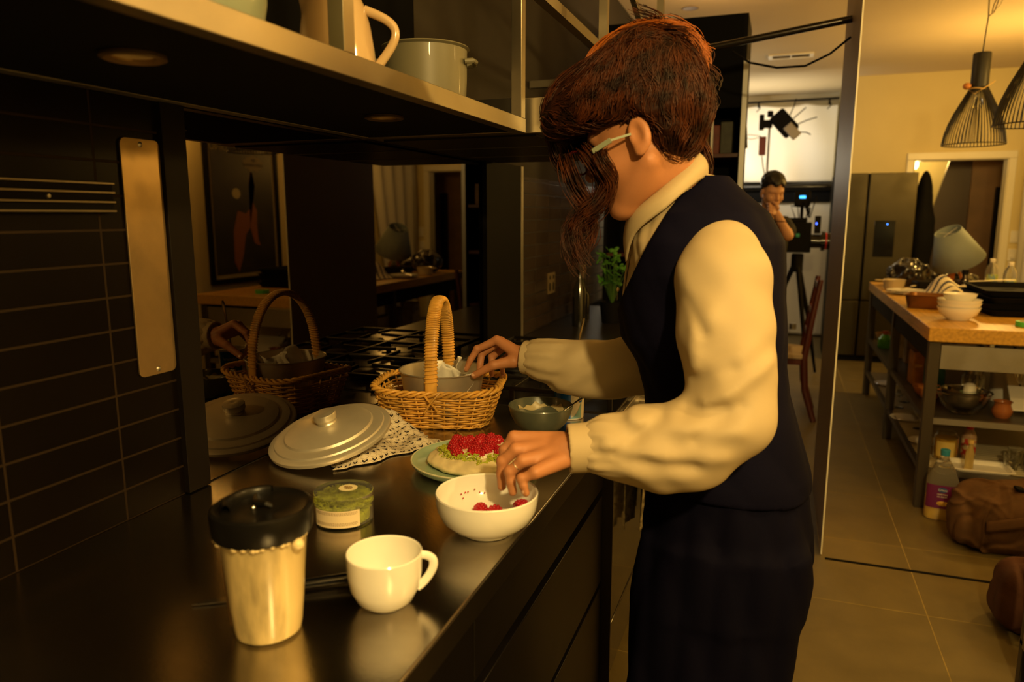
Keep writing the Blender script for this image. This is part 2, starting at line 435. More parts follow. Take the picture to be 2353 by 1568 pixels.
# outlet on the back wall door side: two switches
g = G(); g.box((2.195, 8.594, 1.24), (0.075, 0.012, 0.12)); 
sw = obj('light_switch', g, M['white_plastic'], bev=0.002, label='upper white light switch plate on the back wall right of the doorway', cat='light switch', group='switches by the doorway')
obj('rocker', G().box((2.195, 8.586, 1.24), (0.02, 0.008, 0.035)), M['white_plastic'], sw)
g = G(); g.box((2.190, 8.594, 1.06), (0.075, 0.012, 0.12))
sw = obj('light_switch', g, M['white_plastic'], bev=0.002, label='lower white switch plate with round knob on the back wall right of the doorway', cat='light switch', group='switches by the doorway')
obj('rocker', G().cyl((2.190, 8.588, 1.04), (2.190, 8.57, 1.04), 0.018), M['white_plastic'], sw)

# ------------------------------------------------------------------ worktop, drawers
wt = thing('worktop', 'long scratched stainless steel kitchen worktop with food set out on it', 'worktop', (-0.75, 0.8, 0.86))
g = G().bx(-0.34, 0.355, -1.5, 1.145, 0.030, 0.040)
obj('worktop_sheet', g, M['steel_top'], wt, bev=0.003)
obj('edge_lip', G().bx(0.352, 0.357, -1.5, 1.145, -0.004, 0.0385), mat('dark_steel_lip', (0.12, 0.105, 0.085), 0.35, 1.0), wt, bev=0.001)
obj('underside', G().bx(-0.34, 0.35, -1.5, 1.145, 0.0, 0.0298), M['black'], wt)
cb = thing('drawer_cabinet', 'black handleless drawer cabinet under the steel worktop nearest the camera', 'cabinet', (-0.75, 0.8, 0))
obj('carcass', G().bx(-0.34, 0.29, -1.5, 1.14, 0.06, 0.858), M['black_matt'], cb)
obj('plinth', G().bx(-0.34, 0.25, -1.5, 1.14, 0, 0.06), M['black_matt'], cb)
drm = mat('black_drawer_front', (0.005, 0.004, 0.0037), 0.36, spec=0.25, var=0.15, vscale=4)
for z0, z1 in ((0.075, 0.385), (0.405, 0.665), (0.69, 0.845)):
    for y0, y1 in ((-0.62, 0.20), (0.204, 1.135)):
        obj('drawer_front', G().bx(0.292, 0.32, y0, y1, z0, z1), drm, cb, bev=0.002)

# counter beyond the cooker
g = G().bx(-1.09, -0.42, 2.86, 5.0, 0.862, 0.898)
t = thing('worktop', 'dark far worktop beyond the cooker under the black tiled wall', 'worktop', (-0.75, 3.9, 0))
obj('worktop_sheet', G().bx(-0.34, 0.33, -1.01, 0.5, 0.862, 0.898), mat('dark_far_top', (0.035, 0.03, 0.026), 0.3, 0.5), t, bev=0.002)
obj('carcass', G().bx(-0.34, 0.31, -1.01, 0.5, 0.0, 0.861), M['black_matt'], t)

# ------------------------------------------------------------------ cooker
ck = thing('cooker', 'black and steel freestanding gas cooker with cast iron grates', 'cooker', (-0.40, 1.957, 0))
W_, Dp = 0.92, 0.66     # along +y, along -x
obj('body', G().bx(-Dp, -0.035, 0, W_, 0.09, 0.88), M['black_gloss'], ck, bev=0.003)
obj('hob_tray', G().bx(-Dp, -0.005, 0, W_, 0.88, 0.902), mat('black_hob_enamel', (0.008, 0.007, 0.006), 0.22), ck, bev=0.004)
obj('side_panel', G().bx(-0.60, -0.002, -0.008, 0.0, 0.06, 0.90), mat('oven_side', (0.03, 0.024, 0.018), 0.40, 0.5), ck, bev=0.001)
obj('control_panel', G().bx(-0.034, -0.004, 0.002, W_ - .002, 0.80, 0.878), M['steel_dull'], ck, bev=0.002)
dr = obj('oven_door', G().bx(-0.034, -0.006, 0.01, W_ - 0.01, 0.26, 0.79), mat('oven_glass', (0.022, 0.018, 0.013), 0.08, 0.3, coat=0.3), ck, bev=0.003)
obj('handle', G().cyl((0.035, 0.06, 0.735), (0.035, W_ - 0.06, 0.735), 0.010).cyl((-0.01, 0.09, 0.735), (0.035, 0.09, 0.735), 0.007).cyl((-0.01, W_ - .09, 0.735), (0.035, W_ - .09, 0.735), 0.007), M['chrome'], dr)
obj('storage_drawer', G().bx(-0.034, -0.006, 0.01, W_ - 0.01, 0.09, 0.25), mat('oven_drawer', (0.022, 0.018, 0.013), 0.12, 0.3, coat=0.3), ck, bev=0.003)
for i in range(6):
    kb = G(); y = 0.09 + i * 0.148
    kb.cyl((-0.004, y, 0.84), (0.024, y, 0.84), 0.021, 0.018, 20)
    obj('knob', kb, M['chrome'], ck, bev=0.001)
for (cx, cy) in ((-0.17, 0.17), (-0.17, 0.46), (-0.17, 0.75), (-0.47, 0.17), (-0.47, 0.46), (-0.47, 0.75)):
    obj('burner', G().lathe([(0, 0.903), (0.055, 0.903), (0.055, 0.912), (0.040, 0.914), (0.040, 0.924), (0.034, 0.928), (0, 0.928)], 24, (cx, cy, 0)), M['iron'], ck)
for k in range(3):
    y0 = 0.025 + k * 0.292; y1 = y0 + 0.284
    g = G(); x0, x1 = -0.63, -0.025; z = 0.944
    for p, q in (((x0, y0), (x1, y0)), ((x1, y0), (x1, y1)), ((x1, y1), (x0, y1)), ((x0, y1), (x0, y0)), ((-0.32, y0), (-0.32, y1))):
        g.bar((*p, z), (*q, z), 0.013, 0.012)
    for cx in (-0.17, -0.47):
        cy = (y0 + y1) / 2
        for a in range(4):
            dx, dy = ((1, 0), (-1, 0), (0, 1), (0, -1))[a]
            g.bar((cx + dx * 0.035, cy + dy * 0.035, z + 0.004), (cx + dx * 0.145, cy + dy * 0.14, z), 0.011, 0.013)
    for px in (x0, x1, -0.32):
        for py in (y0, y1): g.bar((px, py, 0.902), (px, py, z), 0.014, 0.014)
    obj('pan_support', g, M['iron'], ck, bev=0.002)
# towel on the oven handle
def towel(u, v):
    s = (u - 0.5); l = v * 0.66
    drop = 0.33
    x = -0.365 + (0.012 if l > drop else -0.012) * 1.25 + 0.008 * math.sin(u * 16 + v * 3); z = 0.747 - abs(l - drop)
    if abs(l - drop) < 0.02: z = 0.748; 
    y = 2.38 + s * (0.15 + 0.05 * abs(l - drop) / drop) + 0.01 * math.sin(v * 9)
    return (x + (0.02 * abs(l - drop) if l > drop else 0), y, z + 0.012 * math.sin(u * 7))
tw = mat('checked_tea_towel', (0.50, 0.42, 0.26), 0.9, bump=0.6, bscale=160, var=0.55, vscale=45, vs=(0.45, 0.55))
obj('tea_towel', G().grid(towel, 14, 44), tw, solid=0.003, label='crumpled beige check tea towel hanging on the oven door handle', cat='tea towel', ang=None)

# ------------------------------------------------------------------ things fixed on the near tiles
pl = thing('steel_wall_plate', 'tall blank steel plate with rounded corners screwed to the black tiles', 'wall plate', (-1.09, 1.037, 1.37))
def rrect(w, h, r, n=6):
    p = []
    for cx, cy, a0 in ((w / 2 - r, h / 2 - r, 0), (-w / 2 + r, h / 2 - r, 90), (-w / 2 + r, -h / 2 + r, 180), (w / 2 - r, -h / 2 + r, 270)):
        for i in range(n + 1):
            a = math.radians(a0 + 90 * i / n); p.append((cx + r * math.cos(a), cy + r * math.sin(a)))
    return p
RX = Matrix(((0, 0, 1), (1, 0, 0), (0, 1, 0)))    # local x->world y, local y->world z, local z->world x
obj('plate', G().prism(rrect(0.087, 0.43, 0.012), 0.001, 0.005, RX), mat('stained_steel', (0.36, 0.25, 0.12), 0.42, 0.8, var=0.40, vscale=9, rvar=0.1, vs=(0.4, 0.75)), pl, bev=0.0008)
for z in (0.205, -0.205):
    obj('screw', G().lathe([(0, 0.0075), (0.003, 0.007), (0.0052, 0.005)], 16, (0, 0, z), RX), M['steel_dull'], pl)
kr = thing('ribbed_rail', 'long black ribbed metal rail with one screw on the near tiles', 'rail', (-1.09, 0.72, 1.48))
obj('rail_back', G().bx(0.001, 0.010, -0.9, 0.245, -0.026, 0.026), M['black'], kr)
for z in (-0.023, -0.008, 0.008, 0.023):
    obj('rib', G().bx(0.010, 0.016, -0.9, 0.245, z - 0.0014, z + 0.0014), mat('rib_edge', (0.20, 0.17, 0.13), 0.35, 0.9), kr)
obj('screw', G().lathe([(0, 0.0135), (0.003, 0.013), (0.0045, 0.010)], 16, (0, 0.125, 0), RX), M['steel_dull'], kr)
# double sockets far
for k, (y, lab) in enumerate(((3.575, 'nearer steel double power socket on the far black tiles'), (4.21, 'farther steel double power socket on the black tiles by the hair'))):
    s = thing('power_socket', lab, 'power socket', (-1.09, y, 1.108), group='power sockets on the far tiles')
    obj('plate', G().prism(rrect(0.12, 0.105, 0.004), 0.001, 0.006, RX), mat('socket_steel', (0.30, 0.24, 0.15), 0.4, 0.3), s)
    for dy in (-0.03, 0.03):
        obj('socket_hole', G().prism(rrect(0.030, 0.044, 0.014), 0.006, 0.0072, RX, (0, dy, -0.018)), M['ink'], s)
        obj('rocker', G().prism(rrect(0.022, 0.020, 0.008), 0.006, 0.0085, RX, (0, dy, 0.030)), M['ink'], s)

# ------------------------------------------------------------------ hanging shelf
sh = thing('hanging_shelf', 'brushed steel box section shelf hung over the worktop on square posts', 'shelf', (-0.62, 0.8, 1.655))
obj('front_rail', G().bx(-0.03, 0.0, -1.6, 1.006, 0.0, 0.035), M['steel'], sh, bev=0.0012)
obj('end_rail', G().bx(-0.465, -0.03, 0.976, 1.006, 0.0, 0.035), M['steel'], sh, bev=0.0012)
obj('back_rail', G().bx(-0.465, -0.438, -1.6, 0.976, 0.0, 0.035), M['steel_dull'], sh)
obj('underside_panel', G().bx(-0.438, -0.03, -1.6, 0.976, 0.002, 0.012), M['black_matt'], sh)
obj('shelf_plate', G().bx(-0.438, -0.03, -1.6, 0.976, 0.024, 0.028), mat('dark_mirror_steel', (0.35, 0.32, 0.28), 0.12, 1.0), sh)
for y in (0.183, 0.976, -0.62):
    obj('post', G().bx(-0.028, -0.001, y, y + 0.03, 0.035, 1.2), M['steel'], sh, bev=0.001)
obj('back_panel', G().bx(-0.464, -0.460, -1.6, 1.30, 0.10, 1.2), mat('black_back', (.004, .004, .004), .8, spec=.03), sh)
obj('divider_panel', G().bx(-0.44, -0.03, 0.990, 0.993, 0.035, 0.085), mat('divider', (0.05, 0.045, 0.04), 0.12, 0.7), sh)
for i, (x, y) in enumerate(((-0.805, 0.77), (-0.80, 1.41))):
    dl = thing('downlight', ('nearer' if i == 0 else 'farther') + ' round unlit downlight set in the underside of the steel shelf', 'downlight', (x, y, 1.655), group='shelf downlights')
    obj('bezel', G().lathe([(0.040, 0.001), (0.041, -0.004), (0.036, -0.006), (0.026, -0.003), (0.026, 0.004)], 36), mat('bronze_bezel', (0.42, 0.30, 0.16), 0.3, 0.9), dl)
    obj('lens', G().lathe([(0, 0.0), (0.026, 0.0)], 36), mat('frosted_lens', (0.55, 0.42, 0.22), 0.4), dl)
# shelf continuing above the hood
hf = thing('hood_frame', 'steel box section frame of posts and rails above the range hood', 'frame', (-0.52, 1.83, 1.75))
obj('rail', G().bx(-0.13, -0.10, 0.0, 1.6, 0.262, 0.292), M['steel'], hf)
obj('rail', G().bx(-0.57, -0.13, 1.40, 1.43, 0.262, 0.292), M['steel'], hf)
obj('rail', G().bar((-0.02, 0.4, 0.62), (-0.02, 1.48, 0.30), 0.02, 0.03), M['steel_dull'], hf)
obj('post', G().bx(-0.015, 0.010, 0.385, 0.41, 0.0, 1.1), M['steel'], hf)
obj('post', G().bx(-0.015, 0.012, 1.40, 1.43, 0.0, 1.1), M['steel'], hf)
hd = thing('range_hood', 'slim steel range hood over the cooker beyond the end of the shelf', 'range hood', (-1.09, 1.832, 1.652))
obj('canopy', G().bx(0, 0.52, 0, 0.95, 0.006, 0.093), M['steel'], hd, bev=0.0015)
obj('filter_panel', G().bx(0.03, 0.48, 0.03, 0.92, 0.001, 0.0055), mat('filter', (0.03, 0.027, 0.024), 0.4, 0.6), hd)
for y in (0.30, 0.62):
    obj('filter_seam', G().bx(0.04, 0.47, y, y + 0.004, -0.001, 0.001), M['steel_dull'], hd)

# ------------------------------------------------------------------ crockery on the shelf
SZ = 1.684
bz = mat('sage_green_glaze', (0.17, 0.20, 0.14), 0.40, coat=0.1)
o = thing('storage_crock', 'large pale sage green crock cut off by the top of the photo', 'crock', (-0.745, 0.83, SZ))
obj('body', G().lathe([(0, 0), (0.072, 0), (0.078, 0.004), (0.086, 0.05), (0.088, 0.12), (0.082, 0.13), (0.080, 0.12), (0.078, 0.05), (0.068, 0.01), (0, 0.01)], 56), bz, o)
obj('lid', G().lathe([(0.087, 0.131), (0.088, 0.138), (0.05, 0.150), (0.015, 0.153), (0.012, 0.168), (0, 0.170)], 56), bz, o)
o = thing('dark_jar', 'small dark jar with a white screw lid behind the crock', 'jar', (-0.88, 1.245, SZ))
obj('body', G().lathe([(0, 0), (0.032, 0), (0.036, 0.006), (0.036, 0.055), (0.030, 0.065), (0.028, 0.072), (0, 0.072)], 32), mat('dark_glass_jar', (0.02, 0.015, 0.012), 0.08, coat=0.5), o)
obj('lid', G().lathe([(0.030, 0.066), (0.031, 0.082), (0.028, 0.085), (0, 0.085)], 32), M['white_plastic'], o)
cream = mat('cream_glaze', (0.48, 0.34, 0.18), 0.14, coat=0.6)
o = thing('pitcher', 'glossy cream ceramic pitcher with a looped handle', 'pitcher', (-0.765, 1.185, SZ), (0, 0, math.radians(20)))
prof = [(0.064, 0), (0.069, 0.004), (0.0695, 0.03), (0.067, 0.06), (0.061, 0.10), (0.053, 0.130), (0.044, 0.150), (0.041, 0.153)]
def pit(u, v):
    a = 2 * PI * u; t = v * (len(prof) - 1); i = min(int(t), len(prof) - 2); f = t - i
    r = lerp(prof[i][0], prof[i + 1][0], f); z = lerp(prof[i][1], prof[i + 1][1], f)
    s = max(0, -math.cos(a)) ** 14; k = max(0, (z - 0.095) / 0.058)
    r += s * k * k * 0.028; z += s * k * 0.006
    return (r * math.cos(a), r * math.sin(a), z)
b_ = obj('body', G().grid(pit, 56, 30, cu=True).lathe([(0.001, 0), (0.064, 0)], 56), cream, o, solid=0.004)
hp = [(0.052 + 0.050 * math.sin(PI * t) * (1.12 - 0.35 * t) + 0.014 * t, 0, 0.125 - 0.105 * t + 0.012 * math.sin(PI * t * 1.0)) for t in [k / 24 for k in range(25)]]
obj('handle', G().tube(hp, [0.0075 + 0.002 * abs(t / 24 - 0.5) for t in range(25)], 12), cream, o)
potm = mat('grey_green_enamel', (0.14, 0.13, 0.08), 0.45, coat=0.05, var=0.08, vscale=5)
o = thing('stock_pot', 'deep grey green enamel pot with a lid and side handles', 'pot', (-0.80, 1.61, SZ), (0, 0, math.radians(18)))
obj('body', G().lathe([(0, 0), (0.086, 0), (0.092, 0.006), (0.096, 0.08), (0.097, 0.142), (0.103, 0.146), (0.101, 0.149), (0.093, 0.146), (0.090, 0.02), (0, 0.012)], 64), potm, o)
obj('lid', G().lathe([(0.092, 0.1455), (0.088, 0.148), (0.06, 0.150), (0.02, 0.151), (0, 0.151)], 64), potm, o)
obj('lid_knob', G().lathe([(0.008, 0.150), (0.006, 0.153), (0.012, 0.156), (0.011, 0.160), (0, 0.161)], 24), potm, o)
for s in (-1, 1):
    obj('handle', G().tube([(s * 0.094, -0.03, 0.114), (s * 0.112, -0.026, 0.116), (s * 0.117, 0, 0.117), (s * 0.112, 0.026, 0.116), (s * 0.094, 0.03, 0.114)], 0.006, 10), potm, o)

# ------------------------------------------------------------------ tall dark shelving at the end of the kitchen
tc = thing('tall_shelving', 'tall black open shelving unit with aluminium edges behind the woman', 'shelving unit', (-0.57, 4.45, 0))
obj('side_panel', G().bx(0.32, 0.34, 0, 0.42, 0, 2.55), M['black'], tc); obj('side_panel', G().bx(-0.45, -0.43, 0, 0.42, 0, 2.55), M['black'], tc)
obj('back_panel', G().bx(-0.43, 0.32, 0.41, 0.42, 0, 2.55), M['black_matt'], tc)
obj('top_panel', G().bx(-0.43, 0.32, 0, 0.41, 2.05, 2.55), M['black_matt'], tc)
for z in (0.45, 0.85, 1.20, 1.50, 1.78):
    obj('shelf', G().bx(-0.43, 0.32, 0.02, 0.41, z, z + 0.02), M['dark_wood'], tc)
obj('metal_edge', G().bx(0.326, 0.352, -0.008, 0.0, 0, 2.30), mat('aluminium', (0.42, 0.42, 0.42), 0.35, 0.7), tc)
obj('metal_edge', G().bx(0.165, 0.178, -0.006, 0.018, 0, 1.98), M['steel_dull'], tc)
obj('diagonal_stay', G().bar((0.352, 0.05, 1.95), (0.352, 0.25, 1.85), 0.012, 0.012), M['steel_dull'], tc)
obj('diagonal_stay', G().bar((0.352, 0.05, 1.45), (0.352, 0.25, 1.35), 0.012, 0.012), M['steel_dull'], tc)
rnd = random.Random(4)
pk = [((0.20, 0.10, 0.02), 'dull yellow'), ((0.18, 0.03, 0.02), 'dark red'), ((0.05, 0.05, 0.03), 'olive'), ((0.16, 0.07, 0.03), 'brown'), ((0.02, 0.03, 0.05), 'navy')]
x = -0.02
for zi, z in ((0, 1.521), (1, 1.801)):
    x = -0.10
    for i in range(6):
        c, nm = pk[(i + zi * 2) % 5]; w_ = 0.045 + rnd.random() * 0.03; h_ = 0.11 + rnd.random() * 0.08
        if x + w_ > 0.31: break
        o = obj('food_packet', G().bx(0, w_, 0, 0.12, 0, h_), mat('packet_%d%d' % (zi, i), c, 0.5, var=0.4, vscale=25), loc=(-0.57 + x, 4.49, z), bev=0.003,
                label='%s food packet number %s from the left on the %s dark shelf' % (nm, ('one', 'two', 'three', 'four', 'five', 'six')[i], ('lower', 'upper')[zi]), cat='food packet', group='packets on the dark shelving')
        x += w_ + 0.004
bx_ = thing('spice_box', 'olive box with yellow lettering on the shelf behind the head', 'box', (-0.46, 4.48, 1.2215))
obj('carton', G().bx(-0.09, 0.10, 0, 0.12, 0, 0.10), mat('olive_box', (0.06, 0.055, 0.02), 0.5), bx_, bev=0.002)
writing('lettering', 'JAMES', 0.045, mat('yellow_print', (0.55, 0.42, 0.10), 0.5), bx_, (0.02, -0.0008, 0.065), (PI / 2, 0, 0))
# ------------------------------------------------------------------ things on the worktop
CZ = 0.9005
def uvgrid(fn, nu, nv, name):
    g = G().grid(fn, nu, nv); me = g.mesh(name, True, None, weld=False)
    uv = me.uv_layers.new(name='UVMap')
    for lp in me.loops:
        i, j = divmod(lp.vertex_index, nv); uv.data[lp.index].uv = (i / (nu - 1), j / (nv - 1))
    return me

# travel cup
o = thing('travel_cup', 'tall tapered plastic cup smeared with pale batter under a black screw lid', 'cup', (-0.615, 0.735, CZ), (0, 0, math.radians(-15)))
bat = mat('batter_smeared_cup', (0.78, 0.62, 0.30), 0.30, coat=0.6, var=0.55, vscale=16, stretch=(1, 1, 0.25), vs=(0.54, 0.66))
obj('body', G().lathe([(0, 0.003), (0.030, 0.003), (0.038, 0.0), (0.0425, 0.004), (0.0445, 0.015), (0.0475, 0.045), (0.0555, 0.142), (0.058, 0.146), (0.058, 0.150), (0.054, 0.150), (0.052, 0.146), (0.046, 0.05), (0.040, 0.008), (0, 0.008)], 64), bat, o)
blk = mat('black_plastic_lid', (0.006, 0.0055, 0.005), 0.30, spec=0.3)
lid = obj('lid', G().lathe([(0.056, 0.143), (0.062, 0.143), (0.0635, 0.146), (0.0655, 0.170), (0.0645, 0.1765), (0.061, 0.179), (0.058, 0.1765), (0.054, 0.1745), (0.030, 0.1765), (0, 0.1775)], 72), blk, o)
g = G().grid(lambda u, v: ((0.052 * math.cos(2.2 + 2.2 * u) * (1 - 0.25 * v)), 0.052 * math.sin(2.2 + 2.2 * u) * (1 - 0.25 * v), 0.1755 + 0.012 * math.sin(PI * min(1, v * 1.0)) ** 0.5), 18, 10)
obj('sip_ridge', g, blk, lid)
obj('flip_tab', G().tube([(-0.028, 0.012, 0.180), (-0.002, -0.006, 0.182), (0.018, -0.004, 0.184), (0.022, 0.0, 0.181)], [0.004, 0.006, 0.005, 0.003], 10, flat=0.8), blk, lid)
obj('vent_bead', G().ell((0.002, -0.014, 0.179), (0.004, 0.004, 0.003)), M['chrome'], lid)
drip = mat('wet_batter', (0.82, 0.66, 0.36), 0.12, coat=0.8)
g = G(); rnd = random.Random(3)
for k in range(46):
    a = rnd.random() * 6.28; g.ell((0.0585 * math.cos(a), 0.0585 * math.sin(a), 0.1425 + rnd.uniform(-.002, .002)), (0.0045, 0.0045, rnd.uniform(.002, .005)), nu=8, nv=6)
obj('dribbled_batter', g, drip, o)
obj('batter_drop', G().ell((0.0625, 0.006, 0.137), (0.008, 0.008, 0.008), nu=12, nv=8), drip, o)
g = G().grid(lambda u, v: (lambda a, z, r: (r * math.cos(a), r * math.sin(a), z))(-2.55 + 0.30 * u + 0.16 * math.sin(v * 5), 0.012 + v * 0.115, 0.0445 + (0.012 + v * 0.115) * 0.083 + 0.0012), 10, 40)
obj('batter_streak', g, mat('thin_batter', (0.48, 0.30, 0.12), 0.3), o)

# mug
o = thing('mug', 'plain white round-bottomed coffee mug beside the black-lidded cup', 'mug', (-0.500, 0.846, CZ), (0, 0, math.radians(30)))
obj('body', G().lathe([(0, 0.003), (0.022, 0.003), (0.025, 0), (0.028, 0.002), (0.040, 0.012), (0.049, 0.030), (0.0525, 0.052), (0.0535, 0.080), (0.0525, 0.0815), (0.0508, 0.080), (0.0495, 0.052), (0.045, 0.030), (0.036, 0.014), (0.015, 0.006), (0, 0.006)], 72), M['ceramic'], o)
hp = [(0.051 - 0.006 * t + 0.022 * math.sin(PI * t) ** 0.8 * (1.15 - .45 * t), 0, 0.072 - 0.050 * t + .010 * math.sin(PI * t) * (1 - t)) for t in [k / 22 for k in range(23)]]
obj('handle', G().tube(hp, 0.0042, 12, flat=1.5), M['ceramic'], o)

# knife
kp, kq = Vector((-0.757, 0.746, 0)), Vector((-0.548, 0.901, 0)); ang_k = math.atan2(kq.y - kp.y, kq.x - kp.x)
o = thing('kitchen_knife', 'kitchen knife with a black handle lying behind the tall cup', 'knife', (kp.x, kp.y, CZ), (0, 0, ang_k))
bl = [(0, 0), (0.02, 0.006), (0.05, 0.011), (0.085, 0.013), (0.118, 0.013), (0.118, -0.006), (0.06, -0.0055), (0.02, -0.003)]
obj('blade', G().prism(bl, 0.0015, 0.0030), M['chrome'], o)
obj('bolster', G().tube([(0.116, 0.003, 0.008), (0.133, 0.003, 0.008)], [0.0085, 0.0095], 16), M['chrome'], o)
obj('handle', G().tube([(0.133, 0.003, 0.0085), (0.16, 0.003, 0.009), (0.20, 0.003, 0.009), (0.245, 0.001, 0.0095), (0.258, 0.0, 0.009)], [0.009, 0.0088, 0.0095, 0.0105, 0.007], 16, flat=0.85), M['black_gloss'], o)

# jar of pistachio slivers
pist = mat('pistachio_green', (0.55, 0.62, 0.04), 0.5, var=0.5, vscale=60)
o = thing('pistachio_jar', 'low round clear plastic tub of green pistachio slivers with a paper label', 'plastic tub', (-0.722, 1.085, CZ), (0, 0, math.radians(-10)))
obj('tub', G().lathe([(0, 0.001), (0.051, 0.001), (0.0525, 0.003), (0.0525, 0.040), (0.0515, 0.040), (0.0515, 0.0035), (0, 0.0025)], 64), M['plastic_clear'], o)
lid = obj('lid', G().lathe([(0.0532, 0.036), (0.0538, 0.036), (0.0538, 0.0545), (0.0525, 0.056), (0, 0.056), (0, 0.055), (0.0522, 0.055), (0.053, 0.054)], 64), M['plastic_clear'], o)
st = obj('round_sticker', G().lathe([(0, 0.0566), (0.017, 0.0564)], 32, (0.002, 0.010, 0)), mat('cream_sticker', (0.80, 0.72, 0.45), 0.5), lid)
g = G().tube([(0.002 + 0.0085 * math.cos(a), 0.010 + 0.006 * math.sin(a), 0.0568) for a in [k * PI / 8 for k in range(16)]], 0.0007, 5, closed=True)
for k in range(8):
    a = k * PI / 4; g.tube([(0.002, 0.010, 0.0568), (0.002 + 0.0065 * math.cos(a), 0.010 + 0.0045 * math.sin(a), 0.0568)], 0.0006, 5)
obj('printed_emblem', g, mat('brown_print', (0.20, 0.12, 0.03), 0.6), st)
lab = obj('label', G().grid(lambda u, v: (0.0541 * math.cos(-1.95 + 1.65 * u), 0.0541 * math.sin(-1.95 + 1.65 * u), 0.004 + 0.031 * v), 30, 3), mat('label_paper', (0.74, 0.62, 0.42), 0.6), o)
g = G()
for z in (0.0315, 0.0295, 0.0275, 0.0125, 0.0105, 0.0085):
    rnd = random.Random(int(z * 1e5)); a = -1.88
    while a < -0.42:
        w_ = 0.03 + rnd.random() * 0.05
        g.grid(lambda u, v: (0.0544 * math.cos(a + w_ * u), 0.0544 * math.sin(a + w_ * u), z + 0.0009 * v), 3, 2); a += w_ + 0.018
obj('small_print', g, mat('faint_print', (0.33, 0.24, 0.14), 0.6), lab)
rnd = random.Random(9)
def slivers(g, n, pos, L=0.007):
    for k in range(n):
        p = pos(); d = Vector((rnd.uniform(-1, 1), rnd.uniform(-1, 1), rnd.uniform(-.25, .5))).normalized() * L * rnd.uniform(.6, 1.1) / 2
        p = Vector(p); m_ = p + Vector((rnd.uniform(-1, 1), rnd.uniform(-1, 1), 1)) * 0.0006
        g.tube([p - d, m_, p + d], [0.0008 * L / .007, 0.0017 * L / .007, 0.0007 * L / .007], 5)
    return g
def injar():
    a = rnd.random() * 6.28; r = 0.049 * math.sqrt(rnd.random()); top = 0.027 + 0.004 * math.sin(a * 2 + 1)
    z = top * (rnd.random() ** 0.4) if r > 0.044 else top * rnd.uniform(.85, 1)
    return (r * math.cos(a), r * math.sin(a), 0.004 + z)
g = slivers(G(), 900, injar); g.lathe([(0, 0.004), (0.046, 0.004), (0.047, 0.024), (0.03, 0.027), (0, 0.025)], 32)
obj('pistachio_slivers', g, pist, o, kind='stuff')

# raspberries
rasp_m = mat('raspberry_red', (0.52, 0.012, 0.022), 0.38, coat=0.25, sss=0.15, var=0.35, vscale=40)
def raspberry_mesh():
    g = G(); gold = 2.39996; n = 46
    g.ell((0, 0, 0.0115), (0.0102, 0.0102, 0.0125), nu=16, nv=12)
    for k in range(n):
        t = (k + 0.5) / n; zz = 1 - 1.75 * t; r = math.sqrt(max(0, 1 - zz * zz)) * (1.0 - .10 * zz); a = k * gold
        c = Vector((0.0094 * r * math.cos(a), 0.0094 * r * math.sin(a), 0.0118 + 0.0118 * zz))
        g.ell(c, (0.0027, 0.0027, 0.0027), nu=8, nv=6)
    return g
rb_mesh = None
def raspberry(loc, rot, label, s, group):
    global rb_mesh
    if rb_mesh is None:
        rb_mesh = raspberry_mesh().mesh('raspberry', True, None, weld=False); rb_mesh.materials.append(rasp_m)
    o = D.objects.new('raspberry', rb_mesh); COL.objects.link(o); o.location = loc; o.rotation_euler = rot; o.scale = (s, s, s)
    tag(o, label, 'raspberry', group)
# white bowl
BC = Vector((-0.456, 1.125, CZ))
o = thing('serving_bowl', 'deep white ceramic bowl holding the last raspberries at the worktop edge', 'bowl', BC)
obj('bowl', G().lathe([(0, 0.004), (0.036, 0.004), (0.038, 0), (0.044, 0.0005), (0.046, 0.006), (0.062, 0.012), (0.078, 0.026), (0.0868, 0.044), (0.0895, 0.060), (0.090, 0.072), (0.0885, 0.0742), (0.0862, 0.072), (0.0855, 0.060), (0.082, 0.044), (0.073, 0.029), (0.057, 0.0165), (0.035, 0.0105), (0, 0.0095)], 80), M['ceramic'], o)
g = G(); rnd = random.Random(12)
for k in range(7):
    a = 2.4 + rnd.uniform(-.4, .5); r = 0.071 + rnd.uniform(0, .008); g.ell((r * math.cos(a), r * math.sin(a), 0.034 + (r - .071) * 1.9 + .002), (0.0016, 0.0012, 0.0016), nu=6, nv=4)
obj('juice_spots', g, rasp_m, o)
for (px, py, pz, rx, ry, lab) in ((-0.028, 0.040, 0.022, 1.4, 0.3, 'leftmost raspberry left in the white bowl, lying on its side'), (-0.012, 0.030, 0.017, 1.2, 1.2, 'small raspberry at the front of those in the white bowl'), (0.008, 0.044, 0.021, 1.5, -0.5, 'middle raspberry left in the white bowl'), (0.034, 0.046, 0.027, 1.3, 2.0, 'rightmost raspberry resting high on the side of the white bowl')):
    raspberry(BC + Vector((px, py, pz)), (rx, 0.3, ry), lab, 1.2 if 'small' not in lab else 1.0, 'raspberries in the white bowl')

